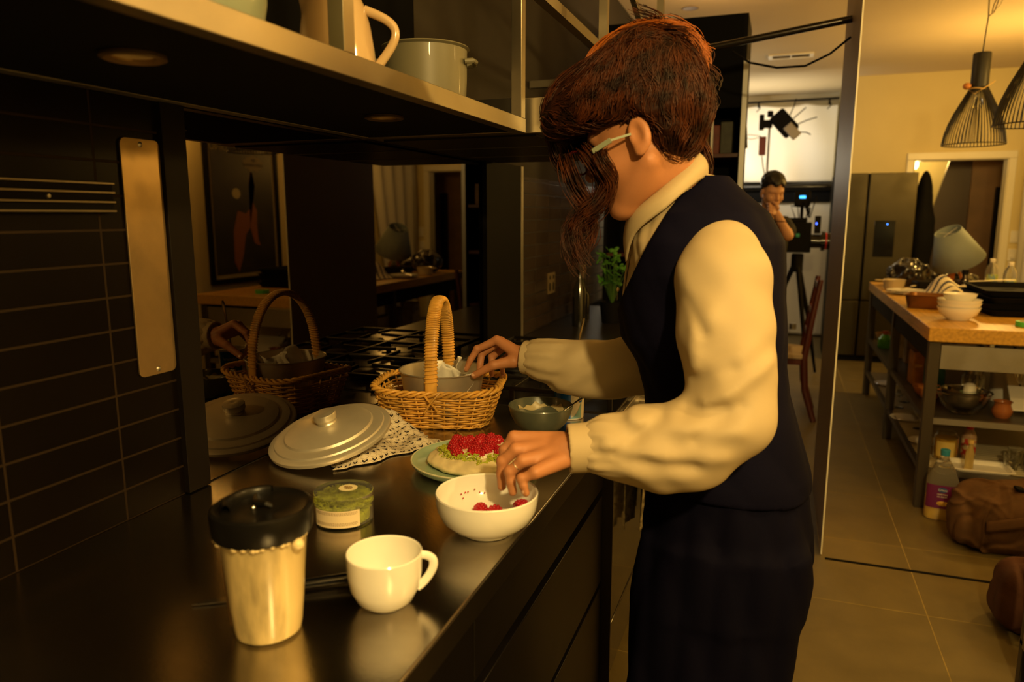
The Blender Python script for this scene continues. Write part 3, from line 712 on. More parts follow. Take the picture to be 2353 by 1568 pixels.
# plate and pavlova
PC = Vector((-0.607, 1.425, CZ))
o = thing('dinner_plate', 'pale turquoise plate with a raised rim under the pavlova', 'plate', PC)
obj('plate', G().lathe([(0, 0.0), (0.095, 0), (0.10, 0.0035), (0.128, 0.007), (0.137, 0.014), (0.1395, 0.022), (0.1375, 0.023), (0.134, 0.016), (0.126, 0.0105), (0.10, 0.008), (0, 0.0065)], 96), mat('turquoise_glaze', (0.34, 0.47, 0.34), 0.18, coat=0.5, var=0.1, vscale=20), o)
obj('rim_band', G().lathe([(0.1398, 0.0205), (0.1400, 0.0225), (0.1382, 0.0237), (0.1365, 0.0225)], 96), mat('pale_rim', (0.60, 0.60, 0.42), 0.25), o)
pav = thing('pavlova', 'round cream-topped pavlova on the turquoise plate', 'cake', PC + Vector((0.004, 0.012, 0.0085)))
pw = lambda d: 0
def merf(P):
    q = P.copy(); r = np.hypot(q[:, 0], q[:, 1]); a = np.arctan2(q[:, 1], q[:, 0])
    d = s_ell(P, (0, 0, 0.010), (0.112, 0.110, 0.024)); d = np.maximum(d, -q[:, 2])
    return d + 0.0022 * wob(P, 120, 2) + 0.0012 * wob(P, 300, 5)
obj('meringue', sdfmesh('meringue', [(merf, (-.125, -.125, -.004), (.125, .125, .045), 0.0022)]), mat('baked_meringue', (0.90, 0.77, 0.46), 0.6, var=0.25, vscale=30, sss=0.1), pav)
def crmf(P):
    r = np.hypot(P[:, 0], P[:, 1]); a = np.arctan2(P[:, 1], P[:, 0])
    z = P[:, 2] - (0.024 - 0.9 * np.maximum(r - .06, 0) ** 2 / .05 + 0.0035 * np.sin(a * 3 + r * 190) + 0.0018 * wob(P, 90, 8))
    return smax(np.abs(z) - 0.007, r - 0.101 - 0.004 * np.sin(a * 5 + 1) , 0.012)
obj('whipped_cream', sdfmesh('cream', [(crmf, (-.12, -.12, .0), (.12, .12, .06), 0.002)]), mat('whipped_cream', (0.86, 0.80, 0.62), 0.35, sss=0.3), pav)
rnd = random.Random(31)
spots = [(0, 0)] + [(0.030 * math.cos(a), 0.028 * math.sin(a)) for a in [k * PI / 3 + .3 for k in range(6)]] + [(0.062 * math.cos(a), 0.056 * math.sin(a)) for a in [k * 2 * PI / 12 for k in range(12)]]
names = ['raspberry at the centre of the pavlova'] + ['raspberry of the inner ring on the pavlova, ' + s for s in ('right back', 'back', 'left back', 'left', 'front', 'right')] + \
    ['raspberry of the outer ring on the pavlova, ' + s for s in ('at the right end', 'right, second towards the back', 'back right', 'at the very back', 'back left', 'left, second towards the back', 'at the left end', 'left, second towards the front', 'front left', 'at the very front', 'front right', 'right, second towards the front')]
for (x, y), nm in zip(spots, names):
    up = 0.009 if (x, y) == (0, 0) else 0.005 if abs(x) + abs(y) < .045 else 0
    raspberry(PC + Vector((0.006 + x + rnd.uniform(-.002, .002), 0.014 + y + rnd.uniform(-.002, .002), 0.030 + up)), (rnd.uniform(-.9, .9), rnd.uniform(-.9, .9), rnd.uniform(0, 6)), nm, rnd.uniform(1.12, 1.3), 'raspberries on the pavlova')
def onpav():
    a = rnd.random() * 6.28; r = rnd.uniform(0.064, 0.092); return (r * math.cos(a), r * math.sin(a), 0.0335 - 0.9 * (r - .06) ** 2 / .05 + 0.0035 * math.sin(a * 3 + r * 190) + rnd.uniform(-.001, .004))
obj('pistachio_slivers', slivers(G(), 560, onpav, 0.0105), mat('pistachio_sliver', (0.46, 0.50, 0.035), 0.5, var=0.4, vscale=90), loc=PC + Vector((0.004, 0.012, 0.0085)), kind='stuff',
    label='ring of chopped green pistachio slivers scattered around the raspberries', cat='nuts')

# patterned cloth
cm, nt, b = nmat('chevron_cotton'); N = nt.nodes; L = nt.links
def mth(op, a, c=None, clamp=False):
    n = N.new('ShaderNodeMath'); n.operation = op; n.use_clamp = clamp
    for i, x in enumerate((a, c)):
        if x is None: continue
        if isinstance(x, (int, float)): n.inputs[i].default_value = x
        else: L.new(x, n.inputs[i])
    return n.outputs[0]
uvn = N.new('ShaderNodeUVMap'); uvn.uv_map = 'UVMap'; sp = N.new('ShaderNodeSeparateXYZ'); L.new(uvn.outputs[0], sp.inputs[0])
U = mth('MULTIPLY', sp.outputs[0], 17); V_ = mth('MULTIPLY', sp.outputs[1], 13)
row = mth('FLOOR', V_); U2 = mth('ADD', U, mth('MULTIPLY', mth('MODULO', row, 2), 0.5))
p_ = mth('SUBTRACT', mth('FRACT', U2), 0.5); q_ = mth('SUBTRACT', mth('FRACT', V_), 0.5)
ch = mth('ABSOLUTE', mth('SUBTRACT', q_, mth('SUBTRACT', mth('MULTIPLY', mth('ABSOLUTE', p_), 0.8), 0.25)))
blk_ = mth('MULTIPLY', mth('LESS_THAN', ch, 0.13), mth('LESS_THAN', mth('ABSOLUTE', p_), 0.27))
gr_ = mth('MULTIPLY', mth('LESS_THAN', mth('ABSOLUTE', mth('SUBTRACT', ch, 0.3)), 0.07), mth('LESS_THAN', mth('ABSOLUTE', p_), 0.45))
mx = N.new('ShaderNodeMix'); mx.data_type = 'RGBA'; mx.inputs[6].default_value = (0.72, 0.64, 0.50, 1); mx.inputs[7].default_value = (0.52, 0.45, 0.34, 1); L.new(gr_, mx.inputs[0])
m2 = N.new('ShaderNodeMix'); m2.data_type = 'RGBA'; L.new(mx.outputs[2], m2.inputs[6]); m2.inputs[7].default_value = (0.022, 0.016, 0.016, 1); L.new(blk_, m2.inputs[0])
L.new(m2.outputs[2], b.inputs['Base Color']); b.inputs['Roughness'].default_value = 0.9
CA, CB_, CC, CD = Vector((-0.885, 1.285, 0)), Vector((-0.745, 1.555, 0)), Vector((-0.930, 1.640, 0)), Vector((-1.062, 1.42, 0))
def cloth(u, v):
    p = CA * (1 - u) * (1 - v) + CB_ * u * (1 - v) + CC * u * v + CD * (1 - u) * v
    e = min(u, 1 - u, v, 1 - v); s_ = min(1, e / 0.10)
    fold = 0.5 + 0.5 * math.sin(14 * u + 5 * v + 2.2 * math.sin(4 * v + 1.5) + 1.3 * math.sin(7 * u))
    f2 = 0.5 + 0.5 * math.sin(17 * v - 6 * u + 1.7 * math.sin(5 * u))
    big = 0.055 * math.exp(-((u - .72) ** 2 / .10 + (v - .80) ** 2 / .06))
    z = 0.0025 + s_ * (0.010 * fold * fold + 0.007 * f2 + big)
    wx = 0.010 * math.sin(9 * v + 3 * u) + 0.006 * math.sin(23 * u + 9 * v); wy = 0.008 * math.sin(11 * u + 2) + 0.006 * math.sin(27 * v)
    return (p.x + wx, p.y + wy, CZ + z)
obj('patterned_cloth', uvgrid(cloth, 110, 90, 'cloth'), cm, solid=0.0016, offset=1, label='crumpled off-white cotton cloth with black chevrons under the metal lid', cat='cloth', ang=None)
# aluminium lid leaning on the cloth
nrm = Vector((-0.10, -0.26, 1)).normalized(); ux = nrm.cross(Vector((0, 1, 0))).normalized() * -1; ux = Vector((0, 1, 0)).cross(nrm).normalized(); uy = nrm.cross(ux)
Rl = Matrix((ux, uy, nrm)).transposed().to_euler()
o = thing('pot_lid', 'round scratched aluminium pot lid with a knob leaning on the cloth', 'lid', (-0.958, 1.395, CZ + 0.048), Rl)
obj('lid', G().lathe([(0.134, -0.006), (0.1415, -0.006), (0.1425, -0.003), (0.1425, 0.002), (0.139, 0.005), (0.129, 0.0065), (0.127, 0.010), (0.118, 0.0125), (0.104, 0.0135), (0.101, 0.0185), (0.085, 0.0235), (0.055, 0.0285), (0.028, 0.031), (0, 0.0315)], 96),
    mat('worn_aluminium', (0.74, 0.69, 0.58), 0.42, 0.6, var=0.12, vscale=7, rvar=0.07, bump=0.08, bscale=40), o)
obj('knob', G().lathe([(0.024, 0.030), (0.022, 0.034), (0.0225, 0.037), (0.026, 0.041), (0.0265, 0.052), (0.0255, 0.055), (0.015, 0.0575), (0.006, 0.058), (0, 0.0565)], 48), mat('knob_aluminium', (0.70, 0.66, 0.56), 0.38, 0.75, rvar=0.06, vscale=9), o)

# wicker basket
e1 = Vector((0.972, 0.235, 0)).normalized(); e2 = Vector((-0.235, 0.972, 0)).normalized()
BK = Vector((-0.842, 1.748, CZ)); rot_b = math.atan2(e1.y, e1.x)
wick = mat('golden_wicker', (0.78, 0.43, 0.08), 0.38, coat=0.25, var=0.5, vscale=18, vs=(0.45, 0.7))
o = thing('wicker_basket', 'golden wicker basket with a wrapped hoop handle holding a cake tin', 'basket', BK, (0, 0, rot_b))
def perim(a, z, grow=0.0):
    t = z / 0.098; A = lerp(0.132, 0.166, t) + grow; B_ = lerp(0.097, 0.124, t) + grow; p = 0.42
    c, s = math.cos(a), math.sin(a)
    return Vector((A * math.copysign(abs(c) ** p, c), B_ * math.copysign(abs(s) ** p, s), z))
def ring(g, z, ph, r, amp, nst=26, n=208, zw=0.0):
    # spread points evenly along the outline
    P0 = [perim(2 * PI * k / 720, z) for k in range(721)]; S = [0]
    for k in range(720): S.append(S[-1] + (P0[k + 1] - P0[k]).length)
    pts = []
    for i in range(n):
        s = S[-1] * i / n; k = max(0, min(719, int(np.searchsorted(S, s)) - 1)); f = (s - S[k]) / max(1e-9, S[k + 1] - S[k])
        p = P0[k].lerp(P0[k + 1], f); d = (P0[k + 1] - P0[k]).normalized(); nn = Vector((d.y, -d.x, 0))
        w_ = math.sin(PI * nst * i / n + ph); pts.append(p + nn * amp * w_ + Vector((0, 0, zw * math.sin(7 * 2 * PI * i / n + ph * 2))))
    g.tube(pts, r, 6, closed=True)
g = G()
for k in range(13):
    ring(g, 0.006 + k * 0.0066, PI * (k % 2), 0.0029, 0.0038, zw=0.0009)
for k in range(0): pass
P0 = [perim(2 * PI * k / 720, 0) for k in range(721)]; S = [0]
for k in range(720): S.append(S[-1] + (P0[k + 1] - P0[k]).length)
for i in range(26):
    s = S[-1] * (i + .5) / 26; k = int(np.searchsorted(S, s)) - 1; a = 2 * PI * k / 720
    g.tube([perim(a, 0.002), perim(a, 0.05), perim(a, 0.095)], 0.0026, 6)
    g.tube([perim(a, 0.0) * 0.96, perim(a, -0.0) + Vector((0, 0, 0.003)), perim(a + .09, 0.010, 0.004)], 0.003, 6)
for k in range(9):
    y = -0.085 + k * 0.0212; g.tube([(-0.125, y, 0.006), (0.125, y, 0.006)], 0.003, 6)
for k in range(11):
    x = -0.12 + k * 0.024; g.tube([(x, -0.09, 0.010), (x, 0.09, 0.010)], 0.003, 6)
obj('woven_body', g, wick, o, ang=None)
g = G()
for ph in (0, 2.1, 4.2):
    P0 = []; n = 300
    PP = [perim(2 * PI * k / 720, 0.098) for k in range(721)]; S = [0]
    for k in range(720): S.append(S[-1] + (PP[k + 1] - PP[k]).length)
    for i in range(n):
        s = S[-1] * i / n; k = max(0, min(719, int(np.searchsorted(S, s)) - 1)); f = (s - S[k]) / max(1e-9, S[k + 1] - S[k]); p = PP[k].lerp(PP[k + 1], f)
        d = (PP[k + 1] - PP[k]).normalized(); nn = Vector((d.y, -d.x, 0)); t = 2 * PI * 15 * i / n + ph
        rise = 0.010 * (abs(p.x) / 0.166) ** 3
        P0.append(p + nn * 0.0068 * math.cos(t) + Vector((0, 0, 0.0055 * math.sin(t) + rise)))
    g.tube(P0, 0.0042, 8, closed=True)
obj('braided_rim', g, wick, o, ang=None)
# hoop handle: core and wrapped cane
def hoop(t):
    a = PI * t; return Vector((0.0, -0.118 * math.cos(a), 0.075 + 0.255 * (math.sin(a) ** 0.72)))
core = [hoop(k / 60) for k in range(61)]
g = G()
def band(k, s, w2=0.0155, th=0.006):
    p = hoop(k); d = (hoop(min(1, k + .01)) - hoop(max(0, k - .01))).normalized(); nn = Vector((1, 0, 0)); oo = d.cross(nn)
    return p + nn * w2 * math.cos(s) + oo * th * math.sin(s)
g.grid(lambda u, v: band(v, 2 * PI * u), 16, 80, cu=True)
hd_ = obj('handle_core', g, wick, o)
g = G(); nw = 86
pts = []
for i in range(nw * 12):
    k = i / (nw * 12 - 1); s = 2 * PI * i / 12; pts.append(band(0.03 + 0.94 * k, s, 0.0168, 0.0075))
g.tube(pts, 0.0023, 6)
obj('cane_wrapping', g, wick, hd_, ang=None)
for s in (-1, 1):
    g = G(); y = s * 0.127
    g.tube([(-0.020, y, 0.104), (-0.006, y + s * .008, 0.088), (0.012, y + s * .006, 0.068), (0.020, y + s * .004, 0.055)], 0.0028, 6)
    g.tube([(0.024, y, 0.104), (0.008, y + s * .011, 0.086), (-0.004, y + s * .009, 0.070), (-0.014, y + s * .004, 0.052)], 0.0028, 6)
    obj('cane_tie', g, wick, o)
# cake tin in the basket
TC = BK + Vector((0.004, 0.004, 0)); 
o = thing('cake_tin', 'round dull aluminium cake tin standing inside the wicker basket', 'cake tin', TC + Vector((0, 0, 0.034)))
obj('tin', G().lathe([(0, 0), (0.094, 0), (0.098, 0.003), (0.113, 0.103), (0.1165, 0.1045), (0.1175, 0.1065), (0.1155, 0.108), (0.1125, 0.1065), (0.0965, 0.006), (0, 0.004)], 96), mat('dull_tin', (0.68, 0.64, 0.55), 0.42, 0.8, var=0.18, vscale=10, rvar=0.08, bump=0.2, bscale=26), o)
def pap(cx, cy, w_, h_, ang, ph):
    ca, sa = math.cos(ang), math.sin(ang)
    def f(u, v):
        x = (u - .5) * w_; z = v * h_; y = 0.018 * math.sin(5 * u + ph) + 0.016 * math.sin(4 * v + 2 * ph) + 0.004 * math.sin(19 * u + 11 * v)
        z2 = z + 0.012 * math.sin(6 * u + ph)
        return (cx + x * ca - y * sa, cy + x * sa + y * ca, 0.010 + z2)
    return f
g = G()
for i, (cx, cy, w_, h_, a, ph) in enumerate(((0.035, 0.015, 0.12, 0.098, 0.4, 0.3), (0.055, -0.02, 0.10, 0.080, -0.5, 1.7), (0.015, 0.035, 0.09, 0.108, 1.2, 2.9), (0.02, -0.03, 0.13, 0.055, 0.1, 4.0))):
    g.grid(pap(cx, cy, w_, h_, a, ph), 22, 16)
obj('baking_paper', g, M['paper'], loc=TC + Vector((0, 0, 0.034)), solid=0.0006, label='crumpled white baking paper standing up inside the cake tin', cat='baking paper')

# grey green bowl with spoon, yoghurt tub
GB = Vector((-0.555, 1.742, CZ))
o = thing('mixing_bowl', 'grey green ceramic bowl with a smear of cream inside', 'bowl', GB)
obj('bowl', G().lathe([(0, 0.002), (0.040, 0), (0.048, 0.003), (0.066, 0.022), (0.078, 0.045), (0.0835, 0.066), (0.0825, 0.0685), (0.080, 0.067), (0.074, 0.046), (0.062, 0.024), (0.044, 0.008), (0, 0.006)], 72), mat('grey_green_glaze', (0.105, 0.118, 0.085), 0.30, coat=0.3, var=0.1, vscale=30), o)
def smear(u, v):
    a = 0.5 + 2.3 * u; top = 0.050 + 0.004 * math.sin(a * 7) + 0.003 * math.sin(a * 19); z = lerp(0.040 + .005 * math.sin(a * 5), top, v); 
    r = np.interp(z, [0.006, 0.024, 0.046, 0.067], [0.044, 0.062, 0.074, 0.080]) - 0.0012 - 0.0015 * math.sin(v * PI)
    return (r * math.cos(a), r * math.sin(a), z)
obj('cream_smear', G().grid(smear, 70, 8), mat('yoghurt_smear', (0.55, 0.46, 0.25), 0.35), o)
obj('cream_puddle', G().lathe([(0, 0.0125), (0.035, 0.0125), (0.049, 0.0125)], 40), mat('yoghurt_grey', (0.13, 0.13, 0.09), 0.3), o)
def spoon(o, a, b_, bowl_at_a=True, s=1.0):
    a = Vector(a); b_ = Vector(b_); d = (b_ - a).normalized()
    obj('handle', G().tube([a + d * 0.02, a + d * 0.045, a.lerp(b_, .6), b_ - d * .01, b_], [0.0034, 0.003, 0.004, 0.0068, 0.004], 10, flat=0.5), M['chrome'], o)
    R = Matrix((d, *[v for v in (d.cross(Vector((0, 0, 1))).normalized(), d.cross(Vector((0, 0, 1))).cross(d).normalized() * -1)])).transposed()
    obj('spoon_bowl', G().grid(lambda u, v: a + R @ Vector(((u - .5) * 0.052, (v - .5) * 0.034 * math.sqrt(max(.02, 1 - (2 * u - 1) ** 2)), 0.010 * ((2 * u - 1) ** 2 * .7 + (2 * v - 1) ** 2 * .3) - .006)), 12, 10), M['chrome'], o, solid=0.001)
o = thing('spoon', 'steel spoon leaning on the rim of the grey green bowl', 'spoon', GB)
spoon(o, (0.016, -0.010, 0.022), (0.118, 0.055, 0.098))
YT = Vector((-0.520, 1.893, CZ))
o = thing('yoghurt_tub', 'tall blue and white yoghurt tub standing behind the grey green bowl', 'tub', YT, (0, 0, math.radians(-20)))
obj('tub', G().lathe([(0, 0.001), (0.038, 0.0), (0.0395, 0.002), (0.0425, 0.118), (0.0445, 0.120), (0.0445, 0.123), (0.042, 0.123), (0.0375, 0.006), (0, 0.004)], 56), mat('tub_white', (0.80, 0.77, 0.70), 0.35), o)
def tubsurf(a, z, e=0.0006): r = 0.0396 + 0.0029 * z / .118 + e; return (r * math.cos(a), r * math.sin(a), z)
bluem = mat('tub_blue', (0.008, 0.11, 0.50), 0.35)
lb = obj('blue_panel', G().grid(lambda u, v: tubsurf(-2.65 + 1.8 * u, 0.004 + 0.112 * v), 24, 4), bluem, o)
obj('pale_swirl', G().grid(lambda u, v: tubsurf(-0.83 + 0.8 * u, 0.004 + (0.045 * u * u + 0.004) * v), 18, 6), mat('tub_pale_blue', (0.25, 0.50, 0.60), 0.35), o)
obj('blue_box', G().grid(lambda u, v: tubsurf(-0.25 + 0.26 * u, 0.048 + 0.05 * v), 8, 3), bluem, o)
def wrapped(txt, size, r, a, z, m, par):
    me = text_geo(txt, size, 0.0002)
    for v in me.vertices:
        t = v.co.x / r + a; rr = r + v.co.z; v.co = Vector((rr * math.cos(t), rr * math.sin(t), z + v.co.y))
    me.materials.clear(); me.materials.append(m); w_ = D.objects.new('lettering', me); COL.objects.link(w_); w_.parent = par; return w_
wrapped('Natural', 0.014, 0.0424, -1.75, 0.092, M['white_plastic'], lb); wrapped('yoghurt', 0.011, 0.0422, -1.75, 0.078, M['white_plastic'], lb)
for k in range(5): wrapped('fresh set with milk', 0.0045, 0.0415, -1.75, 0.064 - k * .006, M['white_plastic'], lb)
o = thing('spoon', 'steel spoon standing upright in the yoghurt tub, its tip above the sleeve', 'spoon', YT)
spoon(o, (-0.012, 0.0, 0.03), (0.035, 0.012, 0.275))
# ------------------------------------------------------------------ kitchen island (butcher block on a black steel frame)
IX0, IX1, IY0, IY1, IZ = 0.70, 1.55, 3.93, 6.53, 0.92
isl = thing('kitchen_island', 'long island bench with a thick butcher block top on a dark steel frame', 'kitchen island', (IX0, IY0, 0))
Wd, Ln = IX1 - IX0, IY1 - IY0
blockm = mat('butcher_block', (0.60, 0.34, 0.055), 0.35, var=0.30, vscale=5, stretch=(14, 1, 14), coat=0.15)
obj('block_top', G().bx(0, Wd, 0, Ln, 0.852, 0.92), blockm, isl, bev=0.004)
ism = mat('dark_steel_frame', (0.075, 0.062, 0.045), 0.40, 0.6)
for x in (0.012, Wd - 0.062):
    for y in (0.03, 1.24, Ln - 0.08): obj('leg', G().bx(x, x + 0.05, y, y + 0.05, 0, 0.85), ism, isl, bev=0.002)
for x in (0.02, Wd - 0.04):
    obj('side_apron', G().bx(x, x + 0.018, 0.08, Ln - .08, 0.745, 0.85), M['black'], isl, bev=0.001)
obj('end_panel', G().bx(0.065, Wd - .065, 0.035, 0.050, 0.715, 0.832), M['steel_dull'], isl, bev=0.001)
obj('middle_shelf', G().bx(0.03, Wd - .03, 0.04, Ln - .04, 0.440, 0.452), ism, isl)
for z in (0.44, 0.18):
    obj('shelf_rail', G().bx(0.06, Wd - .06, 0.03, 0.055, z, z + 0.03), M['steel_dull'], isl); 
    obj('shelf_rail', G().bx(0.02, 0.045, 0.08, Ln - .08, z, z + 0.03), ism, isl); obj('shelf_rail', G().bx(Wd - .045, Wd - .02, 0.08, Ln - .08, z, z + 0.03), ism, isl)
slat = mat('pale_slat', (0.45, 0.40, 0.27), 0.45)
for k in range(72):
    y = 0.075 + k * 0.0338
    obj('slat', G().bx(0.045, Wd - .045, y, y + 0.016, 0.192, 0.200), slat, isl, smooth=False)
def lathe_thing(name, label, cat, loc, parts, rot=(0, 0, 0), group=None):
    o = thing(name, label, cat, loc, rot, group)
    for nm, prof, m in parts: obj(nm, G().lathe(prof, 40), m, o)
    return o
T = IZ + 0.001
wb = lambda r, h: [(0, 0.003), (r * .42, 0.003), (r * .44, 0), (r * .5, 0), (r * .54, 0.005), (r * .85, h * .45), (r * .97, h * .85), (r, h), (r * .975, h), (r * .93, h * .8), (r * .8, h * .45), (r * .45, 0.009), (0, 0.009)]
for i, (z, r, h, lab) in enumerate(((0, .099, .066, 'large white bowl at the bottom of the stack on the island'), (0.027, .100, .062, 'large white bowl second from the bottom of the stack'), (0.046, .101, .060, 'large white bowl third from the bottom of the stack'), (0.080, .078, .055, 'smaller white bowl on top of the stack on the island'))):
    o = obj('bowl', G().lathe(wb(r, h), 56), M['ceramic'], loc=(0.885, 4.28, T + z), label=lab, cat='bowl', group='stacked white bowls on the island')
# loaf tin
o = thing('baking_tin', 'deep golden brown rectangular baking tin behind the stacked bowls', 'baking tin', (0.86, 4.78, T), (0, 0, math.radians(-18)))
bm_ = mat('golden_brown_tin', (0.20, 0.085, 0.02), 0.28, 0.6)
def tin_box(g, a, b_, a2, b2, h, t=0.003):
    def loop(x, y, z, r=0.03):
        return [(px, py, z) for px, py in rrect(2 * x, 2 * y, r, 5)]
    L_ = [loop(a, b_, 0), loop(a2, b2, h), loop(a2 + .01, b2 + .01, h + .001), loop(a2 + .009, b2 + .009, h + .003), loop(a2 - t, b2 - t, h + .002), loop(a - t, b_ - t, t)]
    b0 = len(g.v); n = len(L_[0])
    for l in L_: g.v.extend(l)
    for i in range(len(L_) - 1):
        for k in range(n): l = (k + 1) % n; g._f(b0 + i * n + k, b0 + i * n + l, b0 + (i + 1) * n + l, b0 + (i + 1) * n + k)
    g._f(*[b0 + k for k in range(n)][::-1]); g._f(*[b0 + 5 * n + k for k in range(n)])
    return g
obj('tin', tin_box(G(), 0.125, 0.085, 0.14, 0.10, 0.075), bm_, o)
# black trays
for i, (dz, rz, lab) in enumerate(((0, 2, 'black oven tray at the bottom of the pile at the right edge'), (0.034, -2, 'black oven tray second in the pile at the right edge'), (0.068, 2, 'black oven tray third in the pile at the right edge'), (0.104, -1, 'black roasting tray on top of the pile at the right edge'))):
    o = thing('oven_tray', lab, 'oven tray', (1.26, 4.78, T + dz), (0, 0, math.radians(rz)), 'pile of black oven trays')
    obj('tray', tin_box(G(), 0.19, 0.30, 0.205, 0.315, 0.030), M['black_matt'], o)
o = thing('green_tape', 'roll of bright green tape on the near end of the island', 'tape', (1.145, 4.12, T))
obj('tape_roll', G().lathe([(0.034, 0), (0.047, 0), (0.047, 0.024), (0.034, 0.024)], 40, close=True), mat('bright_green', (0.08, 0.46, 0.06), 0.5), o)
obj('core', G().lathe([(0.031, 0.0005), (0.034, 0.0005), (0.034, 0.0235), (0.031, 0.0235)], 40, close=True), mat('card', (0.45, 0.33, 0.16), 0.8), o)
# striped towel
tm, nt, b = nmat('striped_towel'); N = nt.nodes; L = nt.links
uvn = N.new('ShaderNodeUVMap'); uvn.uv_map = 'UVMap'; sp = N.new('ShaderNodeSeparateXYZ'); L.new(uvn.outputs[0], sp.inputs[0])
fr = mth('FRACT', mth('MULTIPLY', sp.outputs[1], 9)); ln = mth('LESS_THAN', fr, 0.36)
mx = N.new('ShaderNodeMix'); mx.data_type = 'RGBA'; L.new(ln, mx.inputs[0]); mx.inputs[6].default_value = (0.80, 0.74, 0.58, 1); mx.inputs[7].default_value = (0.06, 0.07, 0.13, 1)
L.new(mx.outputs[2], b.inputs['Base Color']); b.inputs['Roughness'].default_value = 0.9
def stow(u, v):
    x = 0.90 + 0.36 * u + 0.03 * math.sin(6 * v); y = 5.14 + 0.38 * v + 0.04 * math.sin(5 * u)
    e = min(u, 1 - u, v, 1 - v); s_ = min(1, e / .18)
    z = T + 0.004 + s_ * (0.085 * math.exp(-((u - .32) ** 2 + (v - .5) ** 2) / .10) + 0.018 * (1 + math.sin(15 * u + 5 * v + 2 * math.sin(5 * v))) + .012 * (1 + math.sin(13 * v + 3 * u)))
    return (x, y, z)
obj('striped_towel', uvgrid(stow, 60, 60, 'towel'), tm, solid=0.002, offset=1, label='crumpled white tea towel with dark blue stripes on the island', cat='tea towel', ang=None)
# enamel pot, plate with cutlery
o = thing('saucepan', 'small cream saucepan with a short side handle at the far end of the island', 'saucepan', (0.80, 5.92, T), (0, 0, math.radians(200)))
obj('body', G().lathe([(0, 0), (0.060, 0), (0.066, 0.006), (0.074, 0.065), (0.078, 0.067), (0.076, 0.07), (0.071, 0.067), (0.062, 0.008), (0, 0.005)], 40), mat('cream_enamel', (0.55, 0.45, 0.28), 0.25, coat=0.4), o)
obj('handle', G().tube([(0.072, 0, 0.060), (0.10, 0, 0.066), (0.14, 0, 0.068)], [0.006, 0.008, 0.007], 10, flat=0.5), mat('cream_enamel2', (0.55, 0.45, 0.28), 0.25), o)
for k, (x, y, z, lab) in enumerate(((0.83, 5.58, 0, 'lower white dinner plate near the saucepan'), (0.835, 5.575, 0.012, 'upper white dinner plate carrying used cutlery'))):
    obj('dinner_plate', G().lathe([(0, 0), (0.07, 0), (0.085, 0.006), (0.125, 0.014), (0.126, 0.017), (0.084, 0.010), (0, 0.005)], 56), M['ceramic'], loc=(x, y, T + z), label=lab, cat='plate', group='dinner plates on the island')
for k, (x, y, a, lab) in enumerate(((0.80, 5.56, 0.5, 'steel fork lying on the used white plate'), (0.84, 5.60, 0.9, 'steel spoon lying on the used white plate, right of the fork'))):
    o = thing('fork' if k == 0 else 'spoon', lab, 'cutlery', (x, y, T + 0.035), (0, -0.12, a), 'used cutlery')
    spoon(o, (0.075, 0, 0.006), (-0.085, 0, 0.006)) if k else obj('fork', G().tube([(-0.09, 0, 0), (0.02, 0, 0.004), (0.05, 0, 0.002)], [0.005, 0.0025, 0.006], 8, flat=.4).bar((0.05, -.006, .002), (0.09, -.007, .006), .002, .0015).bar((0.05, 0, .002), (0.09, 0, .006), .002, .0015).bar((0.05, .006, .002), (0.09, .007, .006), .002, .0015), M['chrome'], o)
# black plastic bags
def lump(c, r, amp, f, seed, h, floor=None, k2=2.5):
    c = np.array(c, np.float32)
    def fn(P):
        d = s_ell(P, c, r); q = P - c
        n = 1 - np.abs(wob(q, f, seed)); n2 = 1 - np.abs(wob(q, f * k2, seed + 7))
        d = d - amp * (n - .5) - amp * .4 * (n2 - .5)
        if floor is not None: d = np.maximum(d, floor - P[:, 2])
        return d
    e = np.array(r) + amp * 2.2
    return (fn, c - e, c + e, h)
bag_m = mat('black_bin_bag', (0.016, 0.014, 0.012), 0.20, coat=0.6, bump=0.9, bscale=45)
obj('plastic_bag', sdfmesh('bag', [lump((0.93, 6.22, T + .10), (.135, .13, .10), .03, 45, 3, .006, T)], 0), bag_m, label='shiny crumpled black plastic bag at the far left of the island', cat='plastic bag', group='black plastic bags on the island')
obj('plastic_bag', sdfmesh('bag', [lump((1.22, 6.38, T + .05), (.20, .10, .07), .025, 50, 5, .006, T)], 0), bag_m, label='flatter black plastic bag lying behind the tilted lamp', cat='plastic bag', group='black plastic bags on the island')
o = thing('black_box', 'low black box between the plastic bag and the striped towel', 'box', (1.02, 5.82, T), (0, 0, 0.2))
obj('tub', G().bx(-0.11, 0.11, -0.07, 0.07, 0, 0.075), M['black'], o, bev=0.012)
# table lamp with a tilted shade
LP = Vector((1.215, 6.12, T))
lp = thing('table_lamp', 'table lamp with a crooked pale blue grey shade on orange wooden tripod legs', 'lamp', LP)
tw_ = mat('orange_wood', (0.50, 0.16, 0.025), 0.4, var=0.25, vscale=20)
for k in range(3):
    a = 2 * PI * k / 3 - 0.5
    obj('leg', G().bar((0.085 * math.cos(a), 0.085 * math.sin(a), 0.0), (0.012 * math.cos(a), 0.012 * math.sin(a), 0.165), 0.022, 0.016), tw_, lp, bev=0.002)
obj('socket', G().cyl((0, 0, 0.15), (0.01, 0, 0.20), 0.018), M['black'], lp)
obj('bulb', G().ell((-0.005, 0, 0.25), (0.026, 0.026, 0.038)), M['white_plastic'], lp)
ax = Vector((-0.40, -0.30, 0.86)).normalized(); u_, v_ = frame_of(ax); Rs = Matrix((u_, v_, ax)).transposed()
shade = obj('lamp_shade', G().lathe([(0.175, -0.02), (0.088, 0.235)], 56, (0.012, 0, 0.215), Rs), mat('shade_fabric', (0.22, 0.27, 0.29), 0.8, bump=0.3, bscale=260), lp, solid=0.0025)
